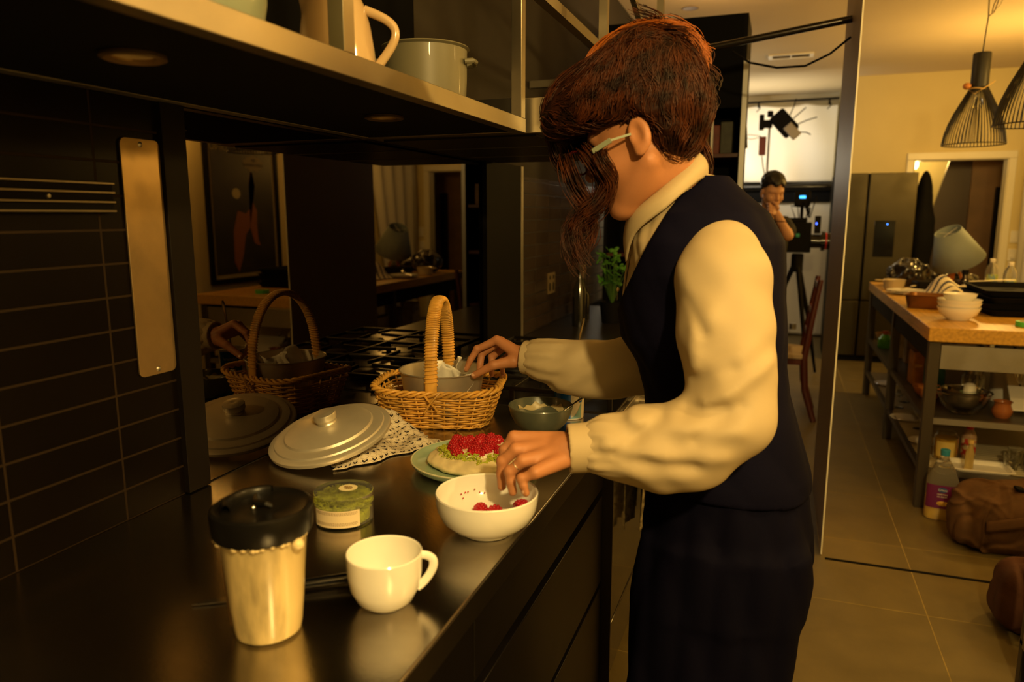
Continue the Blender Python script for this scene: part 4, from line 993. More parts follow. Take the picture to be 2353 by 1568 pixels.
obj('spider_ring', G().tube([Vector((0.012, 0, 0.215)) + Rs @ Vector((0.088 * math.cos(a), 0, 0.215)) for a in (0, PI)], 0.0015, 6).tube([Vector((0.012, 0, 0.215)) + Rs @ Vector((0, 0.088 * math.sin(a), 0.215)) for a in (PI / 2, -PI / 2)], 0.0015, 6), M['white_plastic'], shade)
# bottles on the island
def bottle(name, label, cat, loc, prof, m, cap=None, capm=None, liquid=None, lm=None, label_band=None, lbm=None, group=None, s=1.0, rz=0):
    o = thing(name, label, cat, loc, (0, 0, rz), group); o.scale = (s, s, s)
    obj('bottle', G().lathe(prof, 32), m, o)
    if cap: obj('cap', G().lathe(cap, 24), capm, o)
    if liquid: obj('contents', G().lathe(liquid, 32), lm, o)
    if label_band:
        r, z0, z1, a0, a1 = label_band
        obj('label', G().grid(lambda u, v: (r * math.cos(a0 + (a1 - a0) * u), r * math.sin(a0 + (a1 - a0) * u), z0 + (z1 - z0) * v), 24, 3), lbm, o)
    return o
wprof = [(0, 0.002), (0.028, 0), (0.033, 0.005), (0.034, 0.03), (0.032, 0.06), (0.034, 0.09), (0.034, 0.13), (0.026, 0.155), (0.014, 0.175), (0.013, 0.19), (0.011, 0.19), (0.012, 0.173), (0.024, 0.152), (0.032, 0.128), (0.032, 0.008), (0, 0.004)]
wcap = [(0.015, 0.178), (0.0155, 0.196), (0.013, 0.198), (0, 0.198)]
wl = mat('water_label', (0.22, 0.36, 0.45), 0.4, col2=(0.45, 0.55, 0.10), vscale=30, vs=(.48, .52))
for (x, y, lab) in ((1.415, 5.98, 'clear plastic water bottle nearer the tilted lamp'), (1.43, 5.60, 'clear plastic water bottle at the right edge by the black trays')):
    bottle('water_bottle', lab, 'water bottle', (x, y, T), wprof, M['plastic_clear'], wcap, M['white_plastic'], [(0, 0.005), (0.031, 0.008), (0.031, 0.085), (0, 0.085)], mat('water', (0.9, 0.95, 0.95), 0.02, trans=1.0, ior=1.33), (0.0346, 0.055, 0.105, -2.6, -0.3), wl, group='water bottles on the island', s=1.15)
bottle('sauce_bottle', 'slim dark glass sauce bottle with a pale label in front of the lamp', 'bottle', (1.165, 5.55, T), [(0, 0), (0.026, 0), (0.028, 0.004), (0.028, 0.07), (0.014, 0.10), (0.012, 0.13), (0, 0.13)], mat('dark_glass', (0.02, 0.012, 0.008), 0.06, coat=0.8),
       [(0.015, 0.115), (0.016, 0.14), (0, 0.14)], M['black'], label_band=(0.0285, 0.012, 0.062, -2.2, -1.1), lbm=M['paper'], s=1.25)
o = thing('frying_pan', 'black frying pan with a pale wooden handle near the water bottles', 'pan', (1.36, 5.80, T), (0, 0, -0.3))
obj('pan', G().lathe([(0, 0), (0.075, 0), (0.095, 0.035), (0.092, 0.036), (0.073, 0.004), (0, 0.004)], 40), M['iron'], o)
obj('handle', G().tube([(0.092, 0, 0.032), (0.13, -0.01, 0.045), (0.20, -0.02, 0.055)], [0.008, 0.009, 0.007], 10, flat=.6), mat('pale_wood', (0.62, 0.50, 0.30), 0.5), o)
o = thing('spatula', 'cream spatula lying across the clutter behind the bowls', 'spatula', (1.16, 4.98, T + 0.145), (0, 0.0, 0.25))
obj('handle', G().tube([(-0.10, 0, 0.0), (0.0, 0, 0.004), (0.09, 0, 0.010)], [0.006, 0.006, 0.008], 8, flat=.5), mat('cream_silicone', (0.70, 0.62, 0.42), 0.5), o)
obj('blade', G().prism(rrect(0.07, 0.045, 0.012), 0.007, 0.012, c=(0.12, 0, 0)), mat('cream_silicone2', (0.70, 0.62, 0.42), 0.5), o)

# ------------------------------------------------------------------ under the island
S1 = 0.4525; S0 = 0.2005
gb = lambda r, h: [(0, 0.002), (r * .4, 0), (r * .45, 0.002), (r * .8, h * .4), (r * .97, h * .9), (r, h), (r * 1.03, h + .003), (r * .985, h + .004), (r * .94, h * .88), (r * .77, h * .42), (r * .4, 0.006), (0, 0.006)]
obj('steel_bowl', G().lathe(gb(0.108, 0.095), 56), M['chrome'], loc=(0.932, 4.205, S1 + 0.022), label='shiny steel bowl nested inside the large glass bowl under the island', cat='bowl')
for i, (r, h, z, x, y, lab) in enumerate(((0.125, 0.11, 0, 0.93, 4.20, 'largest glass mixing bowl on the middle shelf'), (0.085, 0.075, 0.045, 0.915, 4.21, 'smallest nested glass bowl on the middle shelf'))):
    obj('glass_bowl', G().lathe(gb(r, h), 56), M['glass'], loc=(x, y, S1 + z), label=lab, cat='glass bowl', group='nested glass bowls')
bottle('honey_pot', 'round brown honey pot on the middle shelf under the island', 'jar', (1.095, 4.16, S1), [(0, 0), (0.032, 0), (0.044, 0.02), (0.046, 0.04), (0.036, 0.065), (0.038, 0.078), (0.044, 0.082), (0.040, 0.084), (0.033, 0.078), (0.030, 0.066), (0, 0.062)], mat('honey_ceramic', (0.30, 0.10, 0.03), 0.25, coat=0.4))
lathe_thing('juicer', 'pale green lidded juicer standing in the glass bowls', 'juicer', (0.955, 4.205, S1 + 0.070), [('cup', [(0, 0), (0.036, 0), (0.042, 0.04), (0, 0.04)], mat('pale_green_plastic', (0.25, 0.36, 0.15), 0.3)), ('cone', [(0.030, 0.040), (0.026, 0.075), (0.014, 0.085), (0, 0.086)], M['white_plastic'])])
bottle('glass_jar', 'square shouldered glass jar behind the nested glass bowls', 'jar', (1.04, 4.52, S1), [(0, 0.002), (0.052, 0), (0.056, 0.006), (0.056, 0.13), (0.042, 0.145), (0.042, 0.165), (0.039, 0.165), (0.039, 0.144), (0.053, 0.128), (0.053, 0.007), (0, 0.005)], M['glass'], [(0.044, 0.150), (0.045, 0.17), (0, 0.17)], M['steel_dull'])
o = thing('white_jug', 'white plastic jug on the middle shelf behind the honey pot', 'jug', (1.185, 4.55, S1))
obj('body', G().lathe([(0, 0), (0.055, 0), (0.062, 0.16), (0.065, 0.165), (0.059, 0.162), (0.052, 0.005), (0, 0.005)], 40), M['white_plastic'], o)
obj('handle', G().tube([(0.060, 0, 0.14), (0.10, 0, 0.135), (0.105, 0, 0.07), (0.058, 0, 0.03)], 0.007, 8), M['white_plastic'], o)
o = thing('chopping_board', 'large white chopping board leaning on the middle shelf at the right edge', 'chopping board', (1.31, 4.32, S1), (0.0, 0.0, 0.0))
obj('board', G().box((0, 0.04, 0.115), (0.30, 0.30, 0.012), rot=Matrix.Rotation(math.radians(40), 3, 'X')), M['white_plastic'], o, bev=0.004)
o = thing('whisk', 'wire whisk leaning behind the honey pot', 'whisk', (1.20, 4.34, S1))
obj('handle', G().cyl((0.03, 0, 0.004), (0.015, 0.03, 0.13), 0.007), M['black'], o)
g = G()
for k in range(4):
    a = k * PI / 4; g.tube([(0.015 + 0.024 * math.cos(a) * math.sin(PI * t) * s_, 0.03 + 0.01 * t + 0.024 * math.sin(a) * math.sin(PI * t) * s_, 0.13 + 0.10 * t) for s_, ts in ((1, range(0, 9)), (-1, range(8, -1, -1))) for t in [q / 8 for q in ts]], 0.001, 4)
obj('wires', g, M['chrome'], o)
# lower slatted shelf
bottle('mustard_jar', 'big glass jar of yellow mustard on the slatted shelf', 'jar', (0.875, 4.20, S0), [(0, 0.002), (0.052, 0), (0.056, 0.005), (0.056, 0.12), (0.044, 0.135), (0.044, 0.150), (0.041, 0.150), (0.041, 0.134), (0.053, 0.119), (0.053, 0.006), (0, 0.004)], M['glass'],
       None, None, [(0, 0.006), (0.052, 0.006), (0.052, 0.112), (0, 0.114)], mat('mustard', (0.62, 0.36, 0.03), 0.5), (0.0565, 0.02, 0.10, -2.6, -1.0), mat('mustard_label', (0.62, 0.47, 0.13), 0.5))
bottle('red_sauce_bottle', 'squeezy bottle of red sauce with a red cap on the slatted shelf', 'bottle', (0.985, 4.24, S0), [(0, 0), (0.030, 0), (0.034, 0.006), (0.032, 0.07), (0.034, 0.12), (0.018, 0.155), (0.014, 0.165), (0, 0.165)], mat('sauce_clear', (0.50, 0.32, 0.20), 0.15, coat=0.5),
       [(0.017, 0.155), (0.018, 0.185), (0.008, 0.195), (0, 0.195)], mat('red_cap', (0.50, 0.02, 0.01), 0.35), label_band=(0.0348, 0.02, 0.11, -3.0, -0.2), lbm=mat('sauce_label', (0.55, 0.05, 0.03), 0.4, col2=(0.7, 0.6, 0.4), vscale=30, vs=(.5, .55)))
bottle('small_oil_bottle', 'slim clear bottle with a cream cap standing in the white tray', 'bottle', (0.945, 4.02, S0 + .006), [(0, 0), (0.018, 0), (0.020, 0.004), (0.019, 0.09), (0.010, 0.12), (0.010, 0.14), (0, 0.14)], mat('pale_oil_glass', (0.70, 0.55, 0.22), 0.05, trans=0.6), [(0.013, 0.135), (0.014, 0.155), (0, 0.156)], mat('cream_cap', (0.65, 0.45, 0.15), 0.4))
o = thing('white_tray', 'shallow white rectangular tray on the slatted shelf', 'tray', (1.00, 4.06, S0)); obj('tray', tin_box(G(), 0.12, 0.075, 0.13, 0.085, 0.02), M['white_plastic'], o)
gp = [(0, 0.006), (0.024, 0.006), (0.026, 0), (0.028, 0.001), (0.034, 0.05), (0.037, 0.085), (0.035, 0.085), (0.031, 0.05), (0.025, 0.012), (0, 0.011)]
g0 = G().lathe(gp, 28).mesh('drinking_glass')
for k, (x, y, rx, lab) in enumerate(((1.15, 4.12, 0, 'drinking glass nearest the white tray'), (1.23, 4.10, 0, 'drinking glass second from the white tray, front row'), (1.31, 4.12, 0, 'drinking glass at the right end of the front row'), (1.19, 4.21, 0, 'drinking glass in the back row, left'), (1.27, 4.20, 0, 'drinking glass in the back row, right'))):
    obj('drinking_glass', g0, M['glass'], loc=(x, y, S0 + .001), label=lab + ' on the slatted shelf', cat='drinking glass', group='drinking glasses under the island')
# far bays, west side
rnd = random.Random(5)
far = [('orange_carton', 'carton', 'orange carton on the middle shelf', (0.82, 4.86, S1), 'box', (0.07, 0.12, 0.20), (0.55, 0.22, 0.02)), ('teal_carton', 'carton', 'teal blue carton beside the orange one', (0.88, 4.68, S1), 'box', (0.08, 0.11, 0.19), (0.02, 0.16, 0.19)),
       ('cereal_box', 'box', 'tall yellow brown box in the far bay', (0.90, 5.55, S1), 'box', (0.10, 0.07, 0.22), (0.36, 0.22, 0.06)), ('flour_bag', 'bag', 'cream paper bag in the far bay', (0.86, 5.75, S1), 'box', (0.11, 0.09, 0.24), (0.60, 0.50, 0.30))]
for nm, ct, lab, loc, k_, d_, c_ in far:
    obj(nm, G().bx(-d_[0] / 2, d_[0] / 2, -d_[1] / 2, d_[1] / 2, 0, d_[2]), mat(nm + '_print', c_, 0.5, var=0.4, vscale=18), loc=loc, rot=(0, 0, rnd.uniform(-.3, .3)), bev=0.004, label=lab + ' under the island', cat=ct)
o = bottle('green_bottle', 'squat green bottle with a red cap at the far end under the island', 'bottle', (0.80, 6.12, S1), [(0, 0), (0.045, 0), (0.05, 0.01), (0.05, 0.07), (0.025, 0.10), (0.02, 0.105), (0, 0.105)], mat('green_liquid', (0.10, 0.38, 0.03), 0.25), [(0.02, 0.10), (0.02, 0.13), (0, 0.13)], mat('orange_cap', (0.45, 0.08, 0.02), 0.4))
lathe_thing('orange_bowl', 'wide orange and white bowl on the middle shelf', 'bowl', (0.83, 4.50, S1), [('bowl', wb(0.085, 0.06), mat('orange_glaze', (0.50, 0.19, 0.05), 0.3))])
lathe_thing('wooden_bowl', 'pale wooden bowl standing at the far end under the island', 'bowl', (0.85, 6.28, S1), [('bowl', wb(0.10, 0.09), M['wood'])])
for k, (x, y, lab) in enumerate(((0.80, 5.25, 'stemmed glass on the slatted shelf, nearest the middle leg'), (0.86, 5.42, 'stemmed glass on the slatted shelf behind the nearest one'), (0.80, 5.62, 'stemmed glass on the slatted shelf in the far bay'), (0.84, 4.75, 'upturned glass on the slatted shelf, near bay'))):
    obj('wine_glass', G().lathe([(0, 0.002), (0.032, 0), (0.030, 0.003), (0.005, 0.008), (0.004, 0.07), (0.022, 0.085), (0.036, 0.115), (0.034, 0.16), (0.032, 0.16), (0.034, 0.115), (0.020, 0.088), (0, 0.078)], 28), M['glass'], loc=(x, y, S0 + .001), label=lab, cat='wine glass', group='wine glasses under the island')
for k, (x, y, lab) in enumerate(((0.80, 4.95, 'white plate on the slatted shelf by the middle leg'), (0.82, 5.95, 'white plate on the slatted shelf at the far end'), (0.83, 4.45, 'white plate on the slatted shelf in the near bay'))):
    obj('side_plate', G().lathe([(0, 0), (0.05, 0), (0.09, 0.014), (0.088, 0.016), (0.05, 0.004), (0, 0.004)], 40), M['ceramic'], loc=(x, y, S0 + .001), label=lab, cat='plate', group='plates under the island')

# oil bottle on the floor
ob = thing('oil_bottle', 'large plastic bottle of cooking oil with a purple label and blue cap on the floor', 'bottle', (0.805, 3.855, 0), (0, 0, math.radians(-6)))
def oilr(z): return float(np.interp(z, [0, .01, .20, .27, .30, .315, .335], [.060, .066, .066, .040, .020, .017, .017]))
def oilf(u, v):
    z = 0.335 * v; r = oilr(z); a = 2 * PI * u; c, s = math.cos(a), math.sin(a); p = 0.62 if z < .24 else 1
    return (r * 1.02 * math.copysign(abs(c) ** p, c), r * 0.72 * math.copysign(abs(s) ** p, s) if z < .27 else r * s, z)
obj('bottle', G().grid(oilf, 48, 44, cu=True), mat('thin_clear_plastic', (0.95, 0.93, 0.85), 0.06, trans=0.92, ior=1.2), ob)
def oill(u, v):
    z = 0.006 + 0.10 * v; r = 0.061; a = 2 * PI * u; c, s = math.cos(a), math.sin(a)
    return (r * 1.0 * math.copysign(abs(c) ** .62, c), r * 0.70 * math.copysign(abs(s) ** .62, s), z)
g = G().grid(oill, 40, 4, cu=True); obj('oil', g, mat('golden_oil', (0.75, 0.52, 0.05), 0.05, coat=0.5), ob)
pm = mat('purple_label', (0.14, 0.015, 0.10), 0.4)
def lab_(u, v, e=0.002):
    a = -PI / 2 + (u - .5) * 2.3; z = 0.065 + 0.115 * v; r = 0.066; c, s = math.cos(a), math.sin(a)
    return ((r + e) * 1.02 * math.copysign(abs(c) ** .62, c), (r + e) * 0.72 * math.copysign(abs(s) ** .62, s), z)
lbl = obj('label', G().grid(lab_, 30, 4), pm, ob)
obj('logo_oval', G().lathe([(0, 0.0), (0.020, 0.0), (0.020, 0.001), (0, 0.001)], 32, (0.0, -0.0500, 0.158), Matrix(((1, 0, 0), (0, 0, -1), (0, 0.62, 0)))), mat('blue_oval', (0.03, 0.08, 0.25), 0.4), lbl)
writing('logo_lettering', 'Crisco', 0.014, M['paper'], lbl, (0, -0.0520, 0.158), (PI / 2, 0, 0))
writing('label_lettering', 'VEGETABLE', 0.0085, M['paper'], lbl, (0, -0.0512, 0.136), (PI / 2, 0, 0)); writing('label_lettering', 'OIL BLEND', 0.0085, M['paper'], lbl, (0, -0.0512, 0.124), (PI / 2, 0, 0))
obj('printed_chips', G().ell((0.005, -0.0495, 0.090), (0.026, 0.002, 0.012)), mat('chip_yellow', (0.70, 0.42, 0.06), 0.5, var=.5, vscale=120), lbl)
obj('cap', G().lathe([(0.020, 0.318), (0.021, 0.345), (0.019, 0.347), (0, 0.347)], 28), mat('blue_cap', (0.03, 0.22, 0.34), 0.35), ob)

# canvas bags
cvs = mat('brown_canvas', (0.105, 0.050, 0.018), 0.85, var=0.25, vscale=14, bump=0.5, bscale=260)
def creases(P, seed, n, lo, hi, w_, am):
    r = np.random.RandomState(seed); o = np.zeros(len(P), np.float32)
    for k in range(n):
        c = r.uniform(lo, hi).astype(np.float32); nn = r.normal(size=3).astype(np.float32); nn /= np.linalg.norm(nn); L_ = r.uniform(.06, .16)
        q = P - c; a = q @ nn + .012 * np.sin(q[:, 0] * 40 + k) + .010 * np.sin(q[:, 2] * 33 + 2 * k); rr_ = np.linalg.norm(q, axis=1)
        o += (am if k % 3 else -am * .8) * np.exp(-(a / w_) ** 2) * np.exp(-(rr_ / L_) ** 2)
    return o
o = thing('canvas_bag', 'brown canvas holdall slumped on the floor beside the oil bottle', 'bag', (1.0, 3.60, 0))
def bag1(P):
    d = s_box(P, (0.02, 0.0, .125), (.20, .145, .125), rad=.085); d = smin(d, s_ell(P, (.05, .02, .20), (.17, .12, .10)), .05)
    d = smin(d, s_ell(P, (-.17, -.02, .12), (.055, .12, .115)), .012); d = smin(d, s_ell(P, (-.12, .03, .22), (.07, .06, .05)), .02)
    d = d - creases(P, 5, 26, (-.22, -.17, .0), (.24, .10, .30), .010, .016) - .004 * wob(P, 30, 4)
    return np.maximum(d, .002 - P[:, 2])
obj('body', sdfmesh('bag', [(bag1, (-.30, -.22, 0.0), (.30, .22, .37), .0055)]), cvs, o)
def strap(u, v):
    x = -0.10 + 0.30 * u; return (x, -0.158 - .012 * math.sin(PI * u) + 0.012 * v * v, 0.115 + 0.10 * u + 0.045 * v)
obj('stitched_strap', G().grid(strap, 24, 5), mat('strap_canvas', (0.085, 0.040, 0.015), 0.85), o, solid=0.006)
obj('zip_pull', G().box((0.03, -0.06, 0.292), (0.04, 0.03, 0.012), rot=Euler((.3, .2, .4)).to_matrix()), M['black'], o, bev=.003)
o = thing('canvas_bag', 'reddish brown canvas bag on the floor at the right edge by the trolley leg', 'bag', (0.99, 2.87, 0))
def bag2(P):
    d = s_box(P, (0, 0, .12), (.19, .12, .12), rad=.08); d = smin(d, s_ell(P, (.02, .0, .22), (.12, .08, .08)), .04); d = smin(d, s_ell(P, (-.13, -.05, .10), (.07, .07, .09)), .015)
    d = smax(d, -s_ell(P, (-.06, -.14, .14), (.05, .035, .05)), .02)
    d = d - creases(P, 15, 26, (-.2, -.16, .0), (.2, .10, .28), .011, .018) - .004 * wob(P, 28, 7)
    return np.maximum(d, .002 - P[:, 2])
obj('body', sdfmesh('bag', [(bag2, (-.27, -.21, 0.0), (.27, .21, .35), .0055)]), mat('reddish_canvas', (0.10, 0.036, 0.017), 0.85, var=0.25, vscale=12, bump=0.5, bscale=260), o)
obj('carry_loop', G().tube([(-0.08, -0.10, 0.17), (-0.13, -0.14, 0.12), (-0.11, -0.15, 0.06), (-0.05, -0.14, 0.04)], 0.010, 8, flat=.4), mat('reddish_strap', (0.10, 0.035, 0.018), 0.8), o)
# near trolley
tr = thing('steel_trolley', 'dark steel trolley of which only a corner leg and lower shelf enter the photo', 'trolley', (0.775, 2.46, 0))
for x in (0, 0.62):
    for y in (-0.62, 0): obj('leg', G().bx(x, x + 0.035, y, y + 0.035, 0, 0.86), ism, tr, bev=0.002)
obj('lower_shelf', G().bx(0.0, 0.655, -0.62, 0.035, 0.14, 0.155), M['steel_dull'], tr); obj('top', G().bx(0, 0.655, -0.62, 0.035, 0.86, 0.885), M['steel_dull'], tr)
obj('shelf_lip', G().bx(-0.003, 0.0, -0.58, 0.0, 0.14, 0.19), M['steel_dull'], tr)
lathe_thing('white_basin', 'white basin on the lower shelf of the near trolley', 'basin', (0.93, 2.30, 0.156), [('basin', wb(0.13, 0.08), M['ceramic'])])

# ------------------------------------------------------------------ pendants
def pendant(loc, label):
    o = thing('pendant_lamp', label, 'pendant lamp', loc, group='black ribbed pendants over the island')
    pr = [(0.045, 0.315), (0.060, 0.285), (0.085, 0.235), (0.112, 0.18), (0.136, 0.12), (0.152, 0.065), (0.160, 0.015), (0.161, 0.0)]
    sm = []
    for i in range(len(pr) - 1):
        for k in range(3): t = k / 3; sm.append((lerp(pr[i][0], pr[i + 1][0], t), lerp(pr[i][1], pr[i + 1][1], t)))
    sm.append(pr[-1])
    bk = mat('black_lamp_wire', (0.012, 0.011, 0.010), 0.4)
    for k in range(56):
        a = 2 * PI * k / 56; obj('rib', G().tube([(r * math.cos(a), r * math.sin(a), z) for r, z in sm], 0.0026, 5), bk, o)
    obj('lower_ring', G().tube([(0.161 * math.cos(a), 0.161 * math.sin(a), 0) for a in [k * PI / 30 for k in range(60)]], 0.003, 6, closed=True), bk, o)
    obj('neck', G().lathe([(0, 0.312), (0.044, 0.312), (0.046, 0.32), (0.046, 0.50), (0.043, 0.506), (0, 0.506)], 36), mat('black_neck', (0.014, 0.014, 0.013), 0.5), o)
    obj('bulb', G().lathe([(0.014, 0.31), (0.016, 0.27), (0.028, 0.235), (0.024, 0.205), (0, 0.195)], 24), M['plastic_clear'], o)
    obj('cord', G().tube([(0, 0, 0.505), (0.004, 0.0, 0.60), (0.010, 0, 0.70), (0.004, 0, 0.80), (0.018, 0, 0.92), (0.016, 0, 1.0)], 0.0035, 8), bk, o)
    return o
p1 = pendant((1.02, 5.0, 1.852), 'farther black ribbed pendant lamp with string tied round its neck')
st = obj('string_tie', G().tube([(0.05 * math.cos(a), 0.05 * math.sin(a), 0.305 + 0.006 * math.sin(a * 2)) for a in [k * PI / 12 for k in range(24)]], 0.004, 6, closed=True).tube([(-0.05, -0.02, 0.30), (-0.03, -0.06, 0.275), (0.02, -0.05, 0.31), (0.07, -0.03, 0.345)], 0.003, 6), mat('pale_string', (0.60, 0.42, 0.16), 0.7), p1)
obj('bead', G().ell((-0.065, -0.02, 0.325), (0.022, 0.02, 0.019)), mat('orange_bead', (0.50, 0.20, 0.05), 0.5), st)
obj('cord_loop', G().tube([(0.010, 0, 0.70), (0.035, 0, 0.72), (0.05, 0, 0.78), (0.045, 0, 0.80), (0.03, 0, 0.76), (0.025, 0, 0.72)], 0.003, 6).tube([(0.02, 0, 0.715), (0.06, 0, 0.755), (0.085, 0, 0.83)], 0.0012, 5), mat('brown_cord', (0.05, 0.03, 0.015), 0.6), p1)
pendant((1.046, 3.99, 1.852), 'nearer black ribbed pendant lamp cut off by the right edge')

# ------------------------------------------------------------------ fridge, doorway things
fr_ = thing('refrigerator', 'tall dark steel two-door refrigerator with a water dispenser against the back wall', 'refrigerator', (0.485, 7.95, 0))
frm = mat('dark_fridge_steel', (0.055, 0.045, 0.020), 0.36, 0.6, var=0.35, vscale=2, rvar=0.1)
obj('cabinet', G().bx(0, 0.720, 0.05, 0.63, 0.02, 1.85), M['black'], fr_, bev=0.003)
for x0, x1 in ((0.003, 0.287), (0.303, 0.717)):
    obj('door', G().bx(x0, x1, 0, 0.048, 0.62, 1.852), frm, fr_, bev=0.006); 
    obj('freezer_drawer', G().bx(x0, x1, 0, 0.048, 0.06, 0.61), frm, fr_, bev=0.006)
obj('kick_plate', G().bx(0.01, 0.71, 0.02, 0.06, 0, 0.058), M['black_matt'], fr_)
dp = obj('water_dispenser', G().bx(0.375, 0.555, -0.003, 0.002, 1.05, 1.40), M['black_gloss'], fr_, bev=.002)
obj('indicator_light', G().cyl((0.485, -0.0045, 1.365), (0.485, -0.003, 1.365), 0.006), mat('blue_led', (0, 0.05, 0.3), 0.5, emit=(0.05, 0.25, 1.0), estr=5), dp)
o = thing('garment_bag', 'tall black rounded garment cover standing between fridge and doorway', 'garment bag', (1.310, 8.25, 0))
obj('cover', sdfmesh('cover', [((lambda P: smin(s_ell(P, (0, 0, 1.45), (.080, .12, .44)), s_box(P, (0.01, 0, .72), (.080, .12, .72), rad=.06), .12) + .008 * wob(P, 18, 3)), (-.2, -.2, 0), (.2, .2, 1.95), .016)]), M['black_matt'], o)
# hall beyond: stair side, panelling, lamp
o = thing('staircase', 'dark timber staircase side rising in the hall beyond the doorway', 'staircase', (0, 0, 0))
g = G().prism([(1.40, 0.0), (1.40, 0.45), (2.02, 2.62), (2.02, 0.0)], 9.5, 9.56, Matrix(((1, 0, 0), (0, 0, 1), (0, 1, 0))))
g = G().raw([(1.62, 9.5, 0.5), (1.95, 9.5, 2.1), (1.95, 9.5, 0), (1.40, 9.5, 0), (1.62, 9.58, 0.5), (1.95, 9.58, 2.1), (1.95, 9.58, 0), (1.40, 9.58, 0), (1.40, 9.5, 0.6), (1.40, 9.58, 0.6)], [(0, 1, 2, 3, 8), (4, 9, 7, 6, 5), (0, 4, 5, 1), (1, 5, 6, 2), (2, 6, 7, 3), (3, 7, 9, 8), (8, 9, 4, 0)])
g = G().prism([(1.35, 0.0), (1.35, 0.9), (1.48, 1.05), (1.83, 2.55), (2.35, 2.55), (2.35, 0)], 9.40, 9.46, Matrix(((1, 0, 0), (0, 0, 1), (0, 1, 0))))
obj('stair_side', g, mat('dark_stair_timber', (0.025, 0.010, 0.006), 0.4), o)
obj('panelling', G().bx(1.93, 2.35, 9.36, 9.395, 0, 2.4), mat('brown_panelling', (0.16, 0.085, 0.035), 0.45, var=.3, vscale=4), o)
obj('newel_post', G().bx(2.16, 2.24, 9.28, 9.355, 0, 1.75), M['black'], o)
wl_ = thing('wall_lamp', 'small glowing bulb seen through the left side of the doorway', 'wall lamp', (1.318, 8.98, 1.985))
obj('bulb', G().ell((0, 0, 0), (0.028, 0.028, 0.05)), mat('glowing_bulb', (1, 0.8, 0.5), 0.5, emit=(1.0, 0.66, 0.25), estr=9), wl_)
obj('fitting', G().cyl((0, 0, 0.045), (0, 0, 0.09), 0.02).bar((0, 0, 0.08), (-0.04, 0, 0.08), .02, .02), M['black'], wl_)
l = lamp('hall_bulb', 'POINT', (1.318, 8.90, 1.93), 1.2, (1.0, .66, .25), .03)

# ------------------------------------------------------------------ dining table and chairs beyond the island
dt = thing('dining_table', 'brown dining table set with dark plates beyond the island', 'dining table', (1.80, 7.25, 0))
dwm = mat('brown_table_top', (0.32, 0.17, 0.075), 0.4, var=.25, vscale=4, stretch=(8, 1, 1))
obj('table_top', G().bx(-0.26, 0.31, -0.62, 0.62, 0.72, 0.75), dwm, dt, bev=.004)
for x in (-0.22, 0.24):
    for y in (-0.56, 0.54): obj('leg', G().bx(x, x + .05, y, y + .05, 0, .72), M['dark_wood'], dt, bev=.003)
for k, (x, y, lab) in enumerate(((1.80, 6.92, 'dark plate on the near end of the dining table'), (1.85, 7.45, 'dark plate on the far end of the dining table'))):
    obj('dark_plate', G().lathe([(0, 0), (0.07, 0), (0.12, 0.012), (0.118, 0.015), (0.07, 0.005), (0, 0.005)], 40), mat('dark_glaze_%d' % k, (0.02, 0.035, 0.03), 0.2), loc=(x, y, .7505), label=lab, cat='plate', group='dark plates on the dining table')
obj('water_glass', g0, M['glass'], loc=(1.70, 7.16, .7505), label='water glass on the dining table between the plates', cat='drinking glass')
def curved_chair(loc, rz, label, m):
    o = thing('dining_chair', label, 'chair', loc, (0, 0, rz))
    obj('seat', G().prism(rrect(0.46, 0.44, 0.06), 0.44, 0.475), m, o, bev=.005)
    for x, y in ((-.19, -.18), (.19, -.18), (-.19, .18), (.19, .18)): obj('leg', G().tube([(x * 1.08, y * 1.08, 0), (x, y, .44)], [.014, .019], 10), m, o)
    pts = [(0.27 * math.sin(a), -0.05 + 0.24 * math.cos(a), 0.86 - 0.03 * math.cos(a)) for a in [-1.7 + 3.4 * k / 20 for k in range(21)]]
    obj('back_rail', G().tube(pts, 0.024, 10, flat=.75), m, o)
    for a in (-1.5, -.7, 0, .7, 1.5): obj('spindle', G().tube([(0.20 * math.sin(a), 0.19 * math.cos(a), .47), (0.27 * math.sin(a), -0.05 + 0.24 * math.cos(a), 0.84)], .010, 8), m, o)
    return o
curved_chair((1.86, 6.30, 0.0), math.radians(200), 'black chair with a curved back rail behind the water bottles', M['black'])
# ------------------------------------------------------------------ poster and curtain on the right-hand side (seen in the black glass)
ps = thing('framed_poster', 'black framed coffee poster on the right wall, seen mirrored in the glass', 'framed poster', (2.245, 5.31, 1.515))
obj('frame', G().bx(-0.02, 0.012, -0.46, -0.42, -0.64, 0.64).bx(-0.02, 0.012, 0.42, 0.46, -0.64, 0.64).bx(-0.02, 0.012, -0.42, 0.42, 0.60, 0.64).bx(-0.02, 0.012, -0.42, 0.42, -0.64, -0.60), M['black'], ps, bev=.002)
obj('mount', G().bx(-0.004, 0.010, -0.42, 0.42, -0.60, 0.60), mat('cream_mount', (0.42, 0.36, 0.20), .7), ps)
pp = obj('poster', G().bx(-0.006, -0.004, -0.385, 0.385, -0.565, 0.565), mat('dark_poster', (0.035, 0.028, 0.018), .5, var=.5, vscale=5), ps)
RP = Matrix(((0, 0, -1), (-1, 0, 0), (0, 1, 0)))   # poster plane facing -x; text reads for someone in the room
obj('cloud', G().prism([(0.13 * math.cos(a) * (1 + .08 * math.sin(7 * a)), 0.065 * math.sin(a) * (1 + .1 * math.sin(9 * a))) for a in [k * PI / 24 for k in range(48)]], 0.006, 0.0075, RP, (0, 0.14, 0.385)), mat('steam_grey', (0.22, 0.18, 0.12), .6), pp)
